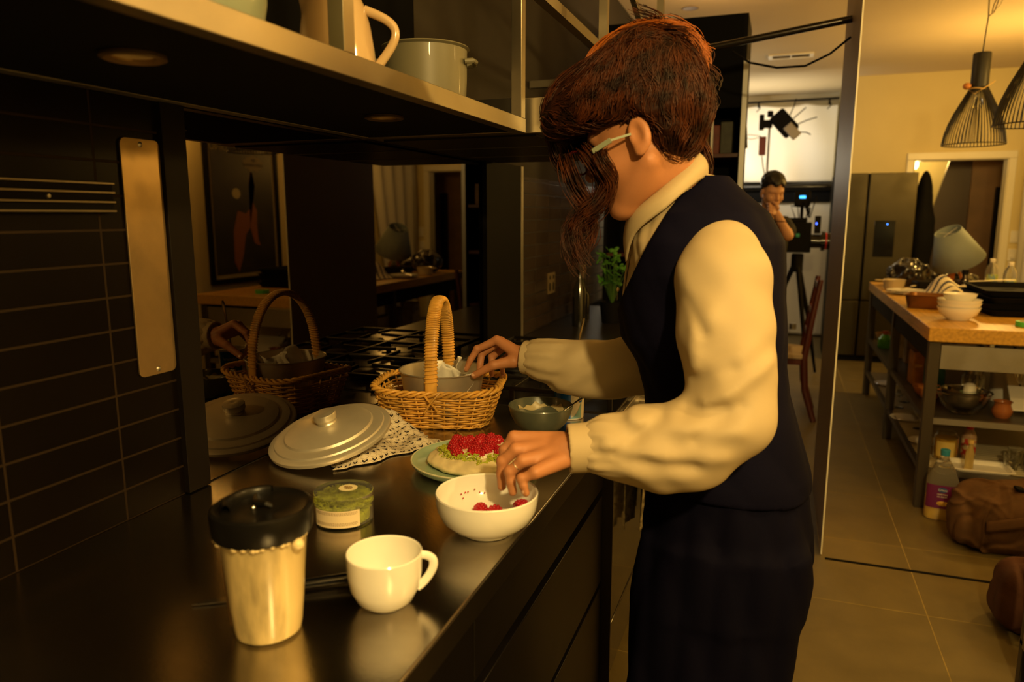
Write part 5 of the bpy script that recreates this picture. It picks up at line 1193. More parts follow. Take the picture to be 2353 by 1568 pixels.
fig = [(0.05, 0.30), (0.07, 0.30), (0.09, 0.20), (0.07, 0.12), (0.05, 0.05), (-0.02, 0.0), (-0.10, 0.02), (-0.15, -0.12), (-0.16, -0.34), (-0.12, -0.42), (-0.07, -0.30), (-0.03, -0.15), (0.02, -0.10), (0.06, -0.22), (0.12, -0.24), (0.10, -0.19), (0.09, -0.08), (0.10, 0.02), (0.04, 0.12), (0.03, 0.22)]
obj('orange_figure_shape', G().prism([(-x * 1.25, y * 1.2) for x, y in fig][::-1], 0.006, 0.0075, RP, (0, 0.03, -0.05)), mat('poster_orange', (0.30, 0.10, 0.02), .6), pp)
obj('white_shape', G().prism([(0.05 * math.cos(a), 0.045 * math.sin(a)) for a in [k * PI / 10 for k in range(20)]], 0.006, 0.0078, RP, (0, -0.10, 0.12)), mat('poster_white', (0.55, 0.50, 0.30), .6), pp)
for txt, sz, y, z in (('VICTORIA ARDUINO', 0.085, 0, 0.495), ('PER', 0.035, 0.14, 0.41), ('CAFFE ESPRESSO', 0.034, 0.14, 0.370)):
    writing('lettering', txt, sz, mat('poster_letter_' + txt[:3], (0.30, 0.25, 0.12) if sz > .05 else (0.03, 0.02, 0.01), .6), pp, (-0.0085, y, z), Matrix(((0, 0, -1), (-1, 0, 0), (0, 1, 0))).to_euler())
def curt(u, v):
    z = 0.02 + 2.5 * v; pull = max(0, 1 - v * 1.15) ** 1.3
    y = lerp(7.35 + 0.95 * (1 - pull) * 0 + 0.55 * pull, 8.45, u); x = 2.18 + 0.018 * math.sin(u * 26 + 1.5 * math.sin(v * 3)) + 0.01 * math.sin(v * 7)
    return (x, y, z)
obj('curtain', G().grid(curt, 120, 20), mat('white_curtain', (0.70, 0.68, 0.58), .9), solid=.002, ang=None, label='long white curtain hanging on the right wall past the poster', cat='curtain')
# potted palm behind the island side (its fronds mirrored in the glass)
pt = thing('potted_palm', 'potted palm by the right wall with long green leaflets', 'potted plant', (1.92, 3.1, 0))
obj('pot', G().lathe([(0, 0), (0.12, 0), (0.15, 0.26), (0.155, 0.28), (0.135, 0.28), (0.13, 0.25), (0, 0.25)], 40), mat('terracotta', (0.30, 0.12, 0.05), .7), pt)
lf = mat('palm_green', (0.16, 0.22, 0.03), .45)
obj('stem', G().tube([(0, 0, .25), (.02, .01, .7), (0, 0, 1.05)], [.02, .015, .01], 8), mat('palm_stem', (.12, .10, .03), .6), pt)
rnd = random.Random(2)
for k in range(9):
    a = k * 0.7 + rnd.uniform(-.2, .2); L0 = rnd.uniform(.45, .75); z0 = 0.7 + .05 * k
    P_ = [Vector((math.cos(a) * L0 * t, math.sin(a) * L0 * t, z0 + 0.55 * t - 0.62 * t * t)) for t in [q / 14 for q in range(15)]]
    if max(abs(P_[-1].x), 0) > .32 and P_[-1].x > 0: P_ = [Vector((p.x * .4, p.y, p.z)) for p in P_]
    g = G().tube(P_, [.004] * 15, 5)
    for i in range(2, 15):
        d = (P_[i] - P_[i - 1]).normalized(); s_ = Vector((-d.y, d.x, 0)).normalized()
        for sg in (-1, 1):
            q = P_[i] + s_ * sg * .035 + Vector((0, 0, -.05)); e = P_[i] + s_ * sg * .045 + d * .02 + Vector((0, 0, -.13))
            w_ = d * .011; g.raw([P_[i], q - w_, e, q + w_], [(0, 1, 2), (0, 2, 3)])
    obj('frond', g, lf, pt, ang=None)

# ------------------------------------------------------------------ far left room
rod = thing('backdrop_rod', 'thin black rod across the far room holding up the white backdrop', 'rod', (-0.3, 9.31, 2.745))
obj('rod', G().cyl((-0.78, 0, 0), (0.84, 0, 0.01), 0.012), M['black'], rod)
for x in (-0.02, 0.74): 
    obj('clamp', G().box((x, -0.02, -0.03), (0.02, 0.04, 0.06)).tube([(x, -.03, -.02), (x + .02, -.06, -.07), (x - .02, -.05, -.11)], .006, 6), M['black'], rod)
shm = mat('white_backdrop_cloth', (0.74, 0.72, 0.66), .85)
def sheet(z0, z1, seed, yb):
    def f(u, v):
        x = -1.08 + 1.62 * u; z = lerp(z0, z1, v)
        sag = 0.03 * abs(math.sin(PI * (x + .32) / .52)) * v ** 6
        y = yb + 0.020 * math.sin(9 * u + seed + 1.5 * math.sin(3 * v)) + 0.010 * math.sin(25 * u + 3 * v) + 0.012 * math.sin(7 * v + 8 * u) + .02 * math.exp(-((u - .62) ** 2) / .002) * (1 - v)
        return (x, y, z - sag)
    return f
obj('backdrop', G().grid(sheet(1.84, 2.72, 0, 9.36), 90, 40), shm, solid=.003, ang=None, label='upper white cloth backdrop clipped to the black rod in the far room', cat='backdrop', group='white backdrops')
obj('backdrop', G().grid(sheet(0.02, 1.66, 2, 9.46), 90, 50), shm, solid=.003, ang=None, label='lower white cloth hanging below the black roll in the far room', cat='backdrop', group='white backdrops')
o = thing('backdrop_roll', 'thick black roll and band between the two white backdrops', 'roll', (-0.35, 9.36, 1.74))
obj('roll', G().cyl((-0.62, 0, 0.04), (0.88, 0, 0.04), 0.045), M['black_gloss'], o); obj('band', G().bx(-0.62, 0.88, 0.05, 0.07, -0.14, 0.10), M['black_matt'], o)
v = thing('air_vent', 'white framed rectangular ceiling air vent above the far room', 'air vent', (0.0, 7.3, 2.86))
obj('frame', G().bx(-0.19, 0.19, -0.09, -0.065, -0.012, 0).bx(-0.19, 0.19, 0.065, 0.09, -0.012, 0).bx(-0.19, -0.155, -0.065, 0.065, -0.012, 0).bx(0.155, 0.19, -0.065, 0.065, -0.012, 0).bx(-0.006, 0.006, -0.065, 0.065, -0.010, 0), M['white_plastic'], v)
for k in range(7): obj('louvre', G().box((0, -0.055 + k * .018, -0.005), (0.31, 0.012, 0.002), rot=Matrix.Rotation(.6, 3, 'X')), mat('grey_louvre', (.10, .09, .08), .6), v)
obj('downlight', G().lathe([(0, -0.001), (0.045, -0.001), (0.055, -0.004), (0.058, 0)], 32), mat('unlit_downlight', (.25, .18, .10), .5), loc=(-0.67, 5.45, 2.86), label='round unlit downlight in the brown lit kitchen ceiling', cat='downlight')
# rail and cable between shelving and panel
o = thing('overhead_rail', 'black metal rail crossing above the opening to the sliding panel', 'rail', (0.243, 3.70, 2.30))
obj('rail', G().tube([(0, 0, 0), (-1.33, 0.0, -0.17)], 0.016, 14), mat('rail_metal', (.05, .045, .04), .22, .9), o)
obj('bracket', G().box((-0.65, 0, -0.10), (0.08, .05, .05)), M['black'], o, bev=.006)
pts = [(-0.50, 0, -0.10), (-0.42, 0.0, -0.155), (-0.30, 0, -0.185), (-0.18, 0, -0.185), (-0.08, 0, -0.14), (0, 0, -0.075)]
sp_ = [tuple(Vector(pts[min(len(pts) - 2, int(t))]).lerp(Vector(pts[min(len(pts) - 1, int(t) + 1)]), t - int(t) if t < 5 else 1)) for t in [k / 6 for k in range(31)]]
obj('cable', G().tube(sp_, 0.005, 8), M['black'], o)
# film light on a stand
SX, SY = -0.165, 8.25
ls = thing('light_stand', 'tall thin light stand in front of the white backdrop', 'light stand', (SX, SY, 0))
obj('pole', G().cyl((0, 0, 0.1), (0, 0, 1.55), 0.016, n=12).cyl((0, 0, 1.5), (0, 0, 2.37), 0.011, n=12), mat('stand_metal', (.10, .09, .08), .35, .7), ls)
obj('collar', G().cyl((0, 0, 1.84), (0, 0, 1.88), 0.026, n=14), M['black'], ls); obj('collar', G().cyl((0, 0, 1.10), (0, 0, 1.15), 0.026, n=14), M['black'], ls)
for k in range(3):
    a = 2.1 * k + .4; obj('leg', G().tube([(0, 0, .55), (.36 * math.cos(a), .36 * math.sin(a), 0.012)], .009, 8), M['black'], ls)
fl = thing('film_lamp', 'black film lamp with open wire arms clamped on top of the light stand', 'film lamp', (SX + .02, SY, 2.36))
obj('housing', G().box((0.12, 0, 0.02), (0.26, .15, .17), rot=Matrix.Rotation(math.radians(48), 3, 'Y')), M['black_matt'], fl, bev=.02)
obj('diffuser', G().box((0.20, -0.055, -0.065), (0.16, .05, .10), rot=Matrix.Rotation(math.radians(48), 3, 'Y')), mat('grey_diffuser', (.30, .28, .26), .6), fl, bev=.01)
for p, q in (((.17, 0, .10), (.22, 0, .26)), ((.20, 0, .06), (.32, 0, .17)), ((.23, 0, .0), (.43, 0, .07)), ((.27, 0, -.07), (.38, 0, -.10))):
    obj('wire_arm', G().tube([p, Vector(p).lerp(Vector(q), .5) + Vector((.01, 0, .01)), q], .006, 6), M['black'], fl)
obj('clamp', G().box((-0.04, 0, 0.02), (.09, .05, .08)).box((-0.10, 0, .04), (.05, .04, .16)).cyl((-.02, 0, .09), (-.02, 0, .15), .03), M['black'], fl, bev=.008)
obj('power_pack', G().box((-0.08, -.02, -.20), (.07, .05, .19)), mat('dull_red_pack', (.14, .03, .025), .5), fl, bev=.008)
obj('cable', G().tube([(-.08, -.02, -.30), (-.06, 0, -.42), (-.01, 0, -.60), (-.02, 0, -.80)], .006, 6).tube([(-.10, -.02, -.10), (-.22, -.02, -.08), (-.26, -.02, -.10), (-.20, -.02, -.13), (-.10, -.02, -.11)], .004, 6), M['black'], fl)
# cinema camera on a tripod
CX, CY = 0.175, 6.9
tp = thing('tripod', 'black camera tripod standing behind the man', 'tripod', (CX - .02, CY, 0))
for k in range(3):
    a = 2.09 * k + .9; obj('leg', G().tube([(.03 * math.cos(a), .03 * math.sin(a), 1.0), (.22 * math.cos(a), .22 * math.sin(a), .5), (.36 * math.cos(a), .36 * math.sin(a), .015)], [.022, .018, .012], 8), M['black'], tp)
obj('head', G().cyl((0, 0, .96), (0, 0, 1.12), .05), M['black'], tp, bev=.01); obj('spreader', G().cyl((0, 0, .45), (0, 0, .50), .03), M['steel_dull'], tp)
cc = thing('cinema_camera', 'boxy black film camera with a stack of glowing accessories on the tripod', 'camera', (CX, CY, 1.13))
obj('body', G().bx(-.17, .08, -.06, .08, .0, .26).bx(-.14, .04, -.04, .06, .26, .30), M['black_matt'], cc, bev=.008)
obj('top_monitor', G().box((-.01, -.02, .46), (.13, .05, .13)).cyl((-.01, 0, .30), (-.01, 0, .42), .012), M['black'], cc, bev=.006)
obj('monitor_screen', G().box((-.01, -.047, .475), (.05, .003, .022)), mat('cyan_screen', (0, .1, .2), .4, emit=(.05, .45, 1.0), estr=3), cc)
obj('viewfinder', G().box((.125, -.03, .24), (.05, .04, .15)), M['black'], cc, bev=.005); obj('viewfinder_light', G().box((.115, -.052, .25), (.012, .003, .018)), mat('blue_dot', (0, .05, .3), .4, emit=(.05, .12, 1.0), estr=4), cc)
obj('lens', G().cyl((.08, 0, .10), (.16, 0, .10), .06).cyl((.16, 0, .10), (.19, 0, .10), .085).cyl((.19, 0, .10), (.27, 0, .10), .072), M['black_gloss'], cc)
obj('red_ring', G().cyl((.196, 0, .10), (.206, 0, .10), .0735), mat('red_ring', (.4, .02, .04), .4), cc); obj('green_label', G().box((-.03, -.062, .15), (.03, .003, .03)), mat('teal_label', (.02, .25, .18), .5), cc)
g = G()
for k in range(5): g.tube([(-.06 + .03 * k, -.03, .30), (-.10 + .05 * k, -.05, .40 + .02 * k), (.06 - .01 * k, -.06, .38), (.05, -.03, .30)], .005, 6)
obj('looped_cables', g, M['black'], cc)
# red wooden chair by the panel
rc = thing('red_chair', 'dark red wooden chair with curved back posts beside the sliding panel', 'chair', (0.04, 5.65, 0), (0, 0, math.radians(-90)))
for s in (-1, 1):
    obj('back_post', G().tube([(s * .20, .26, 0), (s * .19, .19, .22), (s * .19, .17, .45), (s * .19, .20, .70), (s * .19, .245, 1.01)], [.020, .024, .024, .022, .017], 10), M['dark_wood'], rc)
    obj('front_leg', G().tube([(s * .21, -.22, 0), (s * .20, -.20, .45)], [.015, .021], 10), M['dark_wood'], rc)
    obj('seat_rail', G().bar((s * .195, -.20, .43), (s * .19, .17, .43), .022, .05), M['dark_wood'], rc)
obj('seat', G().prism(rrect(.42, .42, .04), .445, .485, c=(0, -.02, 0)), mat('woven_seat', (.35, .27, .18), .8, bump=.6, bscale=80), rc, bev=.008)
for z, y in ((.62, .185), (.78, .205), (.96, .235)): obj('back_slat', G().bx(-.18, .18, y - .01, y + .01, z - .025, z + .025), M['dark_wood'], rc, bev=.004)
# herb pot and bottles on the far worktop
hp_ = thing('herb_pot', 'small leafy green herb in a dark pot on the far worktop below her face', 'potted plant', (-0.80, 3.72, .8985))
obj('pot', G().lathe([(0, 0), (.05, 0), (.065, .11), (.06, .11), (.055, .10), (0, .10)], 28), M['black'], hp_)
rnd = random.Random(8); g = G(); g2 = G()
for k in range(34):
    a = rnd.random() * 6.28; r = rnd.uniform(.01, .085); z = rnd.uniform(.18, .38); c = Vector((r * math.cos(a), r * math.sin(a), z)); g2.tube([(0, 0, .09), c * .6 + Vector((0, 0, .05)), c], .0015, 4)
    R = Euler((rnd.uniform(-1, 1), rnd.uniform(-1, 1), a)).to_matrix()
    for q in range(3): g.ell(c + R @ Vector((.014 * math.cos(q * 2.1), .014 * math.sin(q * 2.1), 0)), (.016, .012, .002), R @ Matrix.Rotation(q * 2.1, 3, 'Z'), nu=8, nv=4)
obj('leaves', g, mat('herb_green', (.06, .20, .02), .45), hp_, ang=None); obj('stems', g2, mat('herb_stem', (.05, .12, .02), .5), hp_)
for k, (x, y, r, h, lab) in enumerate(((-.93, 3.55, .035, .30, 'tall dark bottle nearest the tiles on the far worktop'), (-.84, 3.92, .030, .26, 'slimmer dark bottle behind the herb pot'), (-.98, 3.80, .04, .22, 'squat dark bottle against the far tiles'))):
    bottle('dark_bottle', lab, 'bottle', (x, y, .8985), [(0, 0), (r, 0), (r, h * .6), (r * .4, h * .78), (r * .35, h), (0, h)], mat('dark_bottle_%d' % k, (.012, .012, .010), .12, coat=.6), group='dark bottles on the far worktop')
# ------------------------------------------------------------------ people
def head_sd(q, male=0.0):
    # local frame: x forward, y left, z up, origin between the ears (adult head, metres)
    a = np.stack([q[:, 0], np.abs(q[:, 1]), q[:, 2]], 1)
    d = s_ell(q, (-.008, 0, .050), (.090, .074, .085))
    d = smin(d, s_ell(q, (.028, 0, .012), (.066, .064, .088)), .03)
    d = smin(d, s_ell(q, (.040, 0, -.048), (.050, .047, .048)), .03)
    d = smin(d, s_cap(a, (.002, .050, -.040), (.068, .016, -.092), .017, .018), .022)
    d = smin(d, s_ell(q, (.076, 0, -.094), (.021, .024, .018)), .02)
    d = smin(d, s_ell(a, (.058, .040, -.018), (.028, .024, .026)), .02)
    d = smin(d, s_cap(a, (.088, 0, .036), (.072, .044, .036), .012, .010), .012)
    d = smax(d, -s_ell(a, (.096, .031, .014), (.018, .017, .012)), .012)
    d = smin(d, s_ell(a, (.073, .031, .013), (.0135, .014, .0125)), .003)
    d = smin(d, s_cap(q, (.089, 0, .026), (.112, 0, -.016), .0075, .0105), .010)
    d = smin(d, s_ell(a, (.101, .012, -.020), (.010, .0075, .0075)), .006)
    d = smax(d, -s_ell(a, (.105, .007, -.0275), (.004, .003, .005)), .002)
    d = smin(d, s_ell(q, (.084, 0, -.046), (.020, .027, .020)), .012)
    d = smin(d, s_ell(q, (.098, 0, -.0445), (.0085, .021, .0052)), .004)
    d = smin(d, s_ell(q, (.095, 0, -.0560), (.0090, .018, .0062)), .004)
    d = smax(d, -s_ell(q, (.108, 0, -.0502), (.012, .024, .0014)), .002)
    # ears
    e = s_ell(a, (-.006, .080, .002), (.019, .0085, .031)); e = smax(e, -s_ell(a, (-.002, .091, .004), (.012, .010, .021)), .004)
    e = smin(e, s_ell(a, (.002, .080, -.024), (.009, .006, .010)), .006)
    return smin(d, e, .006)
def to_local(P, O, R, S): return ((P - np.array(O, np.float32)) @ np.array(R, np.float32)) / S
def frame(F, up=(0, 0, 1)):
    F = Vector(F).normalized(); Lf = Vector(up).cross(F).normalized(); U = F.cross(Lf).normalized()
    return Matrix((F, Lf, U)).transposed()     # columns forward, left, up
def npm(R): return np.array([[R[i][j] for j in range(3)] for i in range(3)], np.float32)
def chain(P, pts, k=0.0):
    d = None
    for (a, ra), (b, rb) in zip(pts[:-1], pts[1:]):
        c = s_cap(P, a, b, ra, rb); d = c if d is None else smin(d, c, k)
    return d
def hand_sd(P, wrist, mcps, pips, tips, thumb, back, rw=.024, rf=.0096):
    d = None
    w_ = np.array(wrist)
    for i, m_ in enumerate(mcps):
        off = (np.array(mcps[1]) + np.array(mcps[2])) / 2; base = w_ + (np.array(m_) - off) * .45
        c = s_cap(P, base, m_, .0165, .0118); d = c if d is None else smin(d, c, .012)
    fl = [.94, 1.0, .95, .82]
    for i in range(4):
        r = rf * fl[i]; a = np.array(mcps[i]); p = np.array(pips[i]); t = np.array(tips[i]); m_ = p + (t - p) * .55 + np.array(back) * .003
        f = chain(P, [(a, r * 1.18), (p, r * 1.04), (m_, r * .92), (t, r * .80)], .003)
        f = smin(f, s_ell(P, p + np.array(back) * .0015, (r * 1.12,) * 3), .003)
        d = smin(d, f, .0035)
    t0, t1, t2 = thumb
    d = smin(d, chain(P, [(np.array(wrist) * .6 + np.array(t0) * .4, .017), (t0, .0165), (t1, .0115), (t2, .0092)], .006), .008)
    return d

# ---- the woman
HH = Vector((-0.250, 1.435, 1.588)); HO = Vector((-0.236, 1.435, 1.590)); HS = 1.08
HR2 = frame((-math.cos(math.radians(29)) * .985, .17, -math.sin(math.radians(29)))); HR2n = npm(HR2)
HR = frame((-math.cos(math.radians(20)) * .985, .17, -math.sin(math.radians(20)))); HRn = npm(HR)
def hw(f, l, u): return tuple(HO + HR @ Vector((f, l, u)) * HS)
HHS = 1.10
def hh(f, l, u): return tuple(HH + HR2 @ Vector((f, l, u)) * HHS)
WR = (-0.335, 1.187, 1.046)
LM = [(-.425, 1.178, 1.060), (-.413, 1.154, 1.046), (-.392, 1.131, 1.035), (-.363, 1.113, 1.024)]
LP_ = [(-.440, 1.172, 1.036), (-.435, 1.147, 1.023), (-.413, 1.124, 1.015), (-.385, 1.106, 1.012)]
LT = [(-.444, 1.166, .992), (-.435, 1.143, .979), (-.406, 1.120, .981), (-.376, 1.103, .989)]
LTH = ((-.362, 1.196, 1.040), (-.392, 1.204, 1.010), (-.418, 1.190, .984))
FW = (-.602, 1.741, 1.092)
RM = [(-.673, 1.735, 1.132), (-.671, 1.757, 1.126), (-.659, 1.776, 1.114), (-.642, 1.791, 1.100)]
RP_ = [(-.724, 1.726, 1.106), (-.722, 1.752, 1.090), (-.703, 1.776, 1.078), (-.680, 1.792, 1.066)]
RT = [(-.752, 1.716, 1.052), (-.724, 1.738, 1.036), (-.697, 1.760, 1.034), (-.672, 1.778, 1.032)]
RTH = ((-.622, 1.722, 1.082), (-.670, 1.702, 1.072), (-.722, 1.700, 1.042))
TR_ = [(1.525, -.150, 1.54, .050, .070), (1.50, -.150, 1.545, .074, .105), (1.455, -.152, 1.55, .128, .172), (1.40, -.147, 1.55, .154, .196), (1.339, -.146, 1.55, .158, .200), (1.267, -.147, 1.55, .165, .185), (1.203, -.141, 1.55, .163, .175),
       (1.149, -.122, 1.55, .147, .165), (1.085, -.106, 1.55, .143, .162), (1.011, -.091, 1.55, .150, .172), (.93, -.078, 1.55, .163, .186), (.86, -.075, 1.55, .167, .19)]
rows_ = lambda g_: [(z, x, y, a + g_, b + g_) for z, x, y, a, b in TR_]
skin = mat('warm_skin', (0.50, 0.215, 0.095), 0.52, sss=0.12, var=0.10, vscale=16, bump=0.12, bscale=420)
def bodyf(P):
    q = to_local(P, HO, HRn, HS); q[:, 0] = np.where(q[:, 0] > 0, q[:, 0] * .85, q[:, 0]); d = head_sd(q) * HS
    d = smin(d, chain(P, [((-.238, 1.445, 1.600), .052), ((-.214, 1.465, 1.548), .049), ((-.180, 1.505, 1.455), .056)], .02), .025)
    t = s_loft(P, rows_(-.036)[2:]); d = smin(d, t, .02)
    arms = smin(chain(P, [((-.10, 1.40, 1.37), .055), ((-.045, 1.285, 1.11), .042), ((-.20, 1.235, 1.055), .036), (WR, .027)], .02), chain(P, [((-.12, 1.70, 1.37), .055), ((-.29, 1.73, 1.10), .042), ((-.45, 1.735, 1.085), .036), (FW, .027)], .02), 0)
    d = smin(d, arms, .02)
    legs = smin(chain(P, [((-.08, 1.47, .85), .10), ((-.10, 1.45, .48), .062), ((-.09, 1.44, .09), .040), ((-.17, 1.43, .035), .034)], .02), chain(P, [((-.08, 1.63, .85), .10), ((-.10, 1.65, .48), .062), ((-.09, 1.66, .09), .040), ((-.17, 1.67, .035), .034)], .02), 0)
    return smin(d, legs, .02)
def lh(P): return smin(chain(P, [((-.29, 1.20, 1.048), .026), (WR, .0255)], 0), hand_sd(P, WR, LM, LP_, LT, LTH, (-.3, -.3, .9)), .012)
def rh(P): return smin(chain(P, [((-.56, 1.74, 1.092), .026), (FW, .0255)], 0), hand_sd(P, FW, RM, RP_, RT, RTH, (-.3, -.2, .9)), .012)
bp = [(bodyf, (-.50, 1.05, 1.385), (.10, 1.95, 1.86), .0042), (bodyf, (-.62, 1.05, -.01), (.20, 1.95, 1.39), .011),
      (lh, (-.47, 1.05, .94), (-.28, 1.24, 1.10), .0022), (rh, (-.78, 1.66, 1.0), (-.55, 1.83, 1.17), .0024)]
WB = Vector((-0.10, 1.55, 0))
wm = sdfmesh('person', bp, 1); wm.transform(Matrix.Translation(-WB))
wom = obj('person', wm, skin, loc=WB, label='woman in a cream blouse, navy waistcoat and trousers leaning over the worktop to arrange raspberries', cat='person')
def wpart(name, g, m, **k):
    me = g.mesh(name, True, k.pop('ang', 35), weld=True) if isinstance(g, G) else g
    me.transform(Matrix.Translation(-WB)); return obj(name, me, m, wom, **k)
clothm = mat('cream_blouse', (0.50, 0.40, 0.24), 0.65, bump=0.10, bscale=700)
def folds(P, pts, amp, f, seed):
    # ripples across a limb: bands that run diagonally round it
    s = np.zeros(len(P), np.float32)
    r = np.random.RandomState(seed)
    for i in range(3):
        d = r.normal(size=3).astype(np.float32); d /= np.linalg.norm(d)
        s += 1 - 2 * np.abs(np.sin(P @ d * f * (1 + .5 * i) + 1.6 * wob(P, 9, seed + i) + i))
    return amp * s / 3
def poly(P, pts, r, k=0): return chain(P, [(p, r) for p in pts], k)
def sleeveL(P):
    d = chain(P, [((-.098, 1.392, 1.375), .068), ((-.092, 1.352, 1.335), .078), ((-.082, 1.318, 1.25), .077), ((-.066, 1.292, 1.17), .070), ((-.060, 1.275, 1.105), .067), ((-.110, 1.258, 1.068), .066), ((-.180, 1.243, 1.052), .064), ((-.235, 1.226, 1.050), .054), ((-.282, 1.206, 1.050), .045)], .03)
    d = smin(d, s_ell(P, (-.155, 1.250, 1.010), (.080, .045, .034)), .04)
    X = P[:, [0, 2]]; front = np.clip((1.30 - P[:, 1]) / .06, 0.25, 1)
    def pd(pts):
        m = None
        for a, b in zip(pts[:-1], pts[1:]):
            a = np.array(a, np.float32); b = np.array(b, np.float32); ab = b - a; t = np.clip(((X - a) @ ab) / float(ab @ ab), 0, 1); e = np.linalg.norm(X - a - t[:, None] * ab, axis=1); m = e if m is None else np.minimum(m, e)
        return m
    for pts, w_, am in (([(-.018, 1.371), (-.097, 1.304), (-.122, 1.229)], .026, .006), ([(-.008, 1.256), (-.082, 1.194)], .020, .006), ([(0, 1.212), (-.059, 1.166), (-.099, 1.144)], .014, .009),
                        ([(-.042, 1.102), (-.138, 1.103), (-.218, 1.114)], .016, .007), ([(-.067, 1.056), (-.158, 1.053), (-.254, 1.072)], .015, .006), ([(-.107, 1.019), (-.194, 1.016), (-.269, 1.026)], .016, .005), ([(-.16, 1.36), (-.13, 1.28), (-.125, 1.20)], .014, .006),
                        ([(-.143, 1.309), (-.110, 1.257)], .010, -.006), ([(-.123, 1.176), (-.062, 1.203)], .012, -.005), ([(-.172, 1.113), (-.238, 1.055)], .012, -.007), ([(-.045, 1.142), (-.11, 1.086)], .013, -.006), ([(-.06, 1.336), (-.075, 1.26)], .022, -.003), ([(-.13, 1.128), (-.07, 1.140)], .010, -.006), ([(-.11, 1.04), (-.22, 1.045)], .010, -.005)):
        d = d - am * np.exp(-(pd(pts) / w_) ** 2) * front
    q = P @ np.array([.75, .2, .63], np.float32)
    d = d + .0022 * np.sin(q * 95 + 2.5 * wob(P, 16, 4)) * np.clip(wob(P, 12, 9), 0, 1) + .0016 * wob(P, 60, 8)
    t = np.clip((-.225 - P[:, 0]) / .05, 0, 1); d = d + .0018 * t * np.sin(np.arctan2(P[:, 2] - 1.048, P[:, 1] - 1.20) * 13 + 1.5 * wob(P, 20, 3))
    return d
def sleeveR(P):
    d = chain(P, [((-.12, 1.70, 1.36), .072), ((-.21, 1.72, 1.20), .072), ((-.29, 1.73, 1.10), .068), ((-.36, 1.735, 1.078), .064), ((-.45, 1.737, 1.078), .058), ((-.53, 1.74, 1.085), .049), ((-.565, 1.741, 1.09), .0455)], .035)
    d = smin(d, s_ell(P, (-.43, 1.735, 1.035), (.085, .045, .028)), .035)
    q = P @ np.array([.55, .1, -.83], np.float32)
    d = d + .0034 * np.sin(q * 120 + 3 * wob(P, 18, 4)) * np.clip(.3 + wob(P, 14, 2), 0, 1) + .0016 * wob(P, 60, 8)
    t = np.clip((-.46 - P[:, 0]) / .06, 0, 1); return d + .0022 * t * np.sin(np.arctan2(P[:, 2] - 1.088, P[:, 1] - 1.74) * 11 + 1.5 * wob(P, 20, 3))
def cuff(P, a, b, r):
    d = s_cap(P, a, b, r, r * .97); ax_ = np.array(b, np.float32) - np.array(a, np.float32); L_ = np.linalg.norm(ax_); ax_ = ax_ / L_; t = (P - np.array(a, np.float32)) @ ax_
    d = np.maximum(d, np.maximum(-t, t - L_)); inner = s_cap(P, a, np.array(b) + ax_ * .03, r - .008, r - .008); inner = np.maximum(inner, (L_ - .02) - t)
    return smax(d, -inner, .002)
def blousebody(P):
    d = s_loft(P, rows_(-.013)); d = smin(d, chain(P, [((-.165, 1.515, 1.44), .070), ((-.205, 1.495, 1.487), .063)], 0), .02)
    return d + folds(P, None, .004, 40, 20)
wpart('blouse', sdfmesh('blouse', [(blousebody, (-.36, 1.32, .95), (.06, 1.80, 1.56), .006)]), clothm)
wpart('sleeve', sdfmesh('sleeve', [(sleeveL, (-.34, 1.12, .92), (.06, 1.50, 1.48), .0045)]), clothm)
wpart('sleeve', sdfmesh('sleeve', [(sleeveR, (-.63, 1.63, .96), (0, 1.84, 1.46), .0055)]), clothm)
wpart('cuff', sdfmesh('cuff', [((lambda P: cuff(P, (-.272, 1.211, 1.050), (-.328, 1.190, 1.046), .0445)), (-.40, 1.12, .98), (-.22, 1.27, 1.11), .003)]), clothm)
wpart('cuff', sdfmesh('cuff', [((lambda P: cuff(P, (-.545, 1.740, 1.088), (-.602, 1.741, 1.091), .0445)), (-.66, 1.67, 1.02), (-.50, 1.81, 1.15), .003)]), clothm)
def collar(side):
    def f(u, v):
        th = math.radians(14 + 166 * u) * side
        c_, s_ = math.cos(th), math.sin(th)
        up = Vector((-.222 - .062 * c_, 1.490 - .074 * s_, 1.520 - .052 * c_ - .024 * abs(s_)))
        tip = math.exp(-(u ** 2) / .02)
        lo_ = Vector((-.204 - (.088 if c_ > 0 else .064) * c_, 1.496 - .100 * s_, 1.462 - .062 * c_ - .045 * tip))
        if v < .25: st = Vector((-.216 - .058 * c_, 1.492 - .068 * s_, 1.455 - .060 * c_)); return st.lerp(up, v / .25)
        t = (v - .25) / .75; return up.lerp(lo_, t) + Vector((-c_, -s_, .4)) * .009 * math.sin(PI * t)
    return f
for s_ in (-1, 1): wpart('collar', G().grid(collar(s_), 40, 14), clothm, solid=.003, offset=0, ang=None)
g = G().grid(lambda u, v: (-.262 - .043 * v + .0 - .010 * math.sin(PI * v), 1.545 - .018 + .024 * u - .015 * (1 - v), 1.445 - .17 * v), 4, 20)
pk_ = wpart('placket', g, clothm, solid=.004, offset=0)
for k in range(3): wpart('button', G().ell((-.280 - .018 * k, 1.527, 1.405 - .055 * k), (.003, .005, .005), nu=12, nv=8), mat('button_%d' % k, (.50, .36, .16), .3))
navy = mat('navy_wool', (0.0048, 0.0045, 0.015), 0.75, sheen=0.0, spec=0.05, var=0.25, vscale=6, bump=0.2, bscale=500)
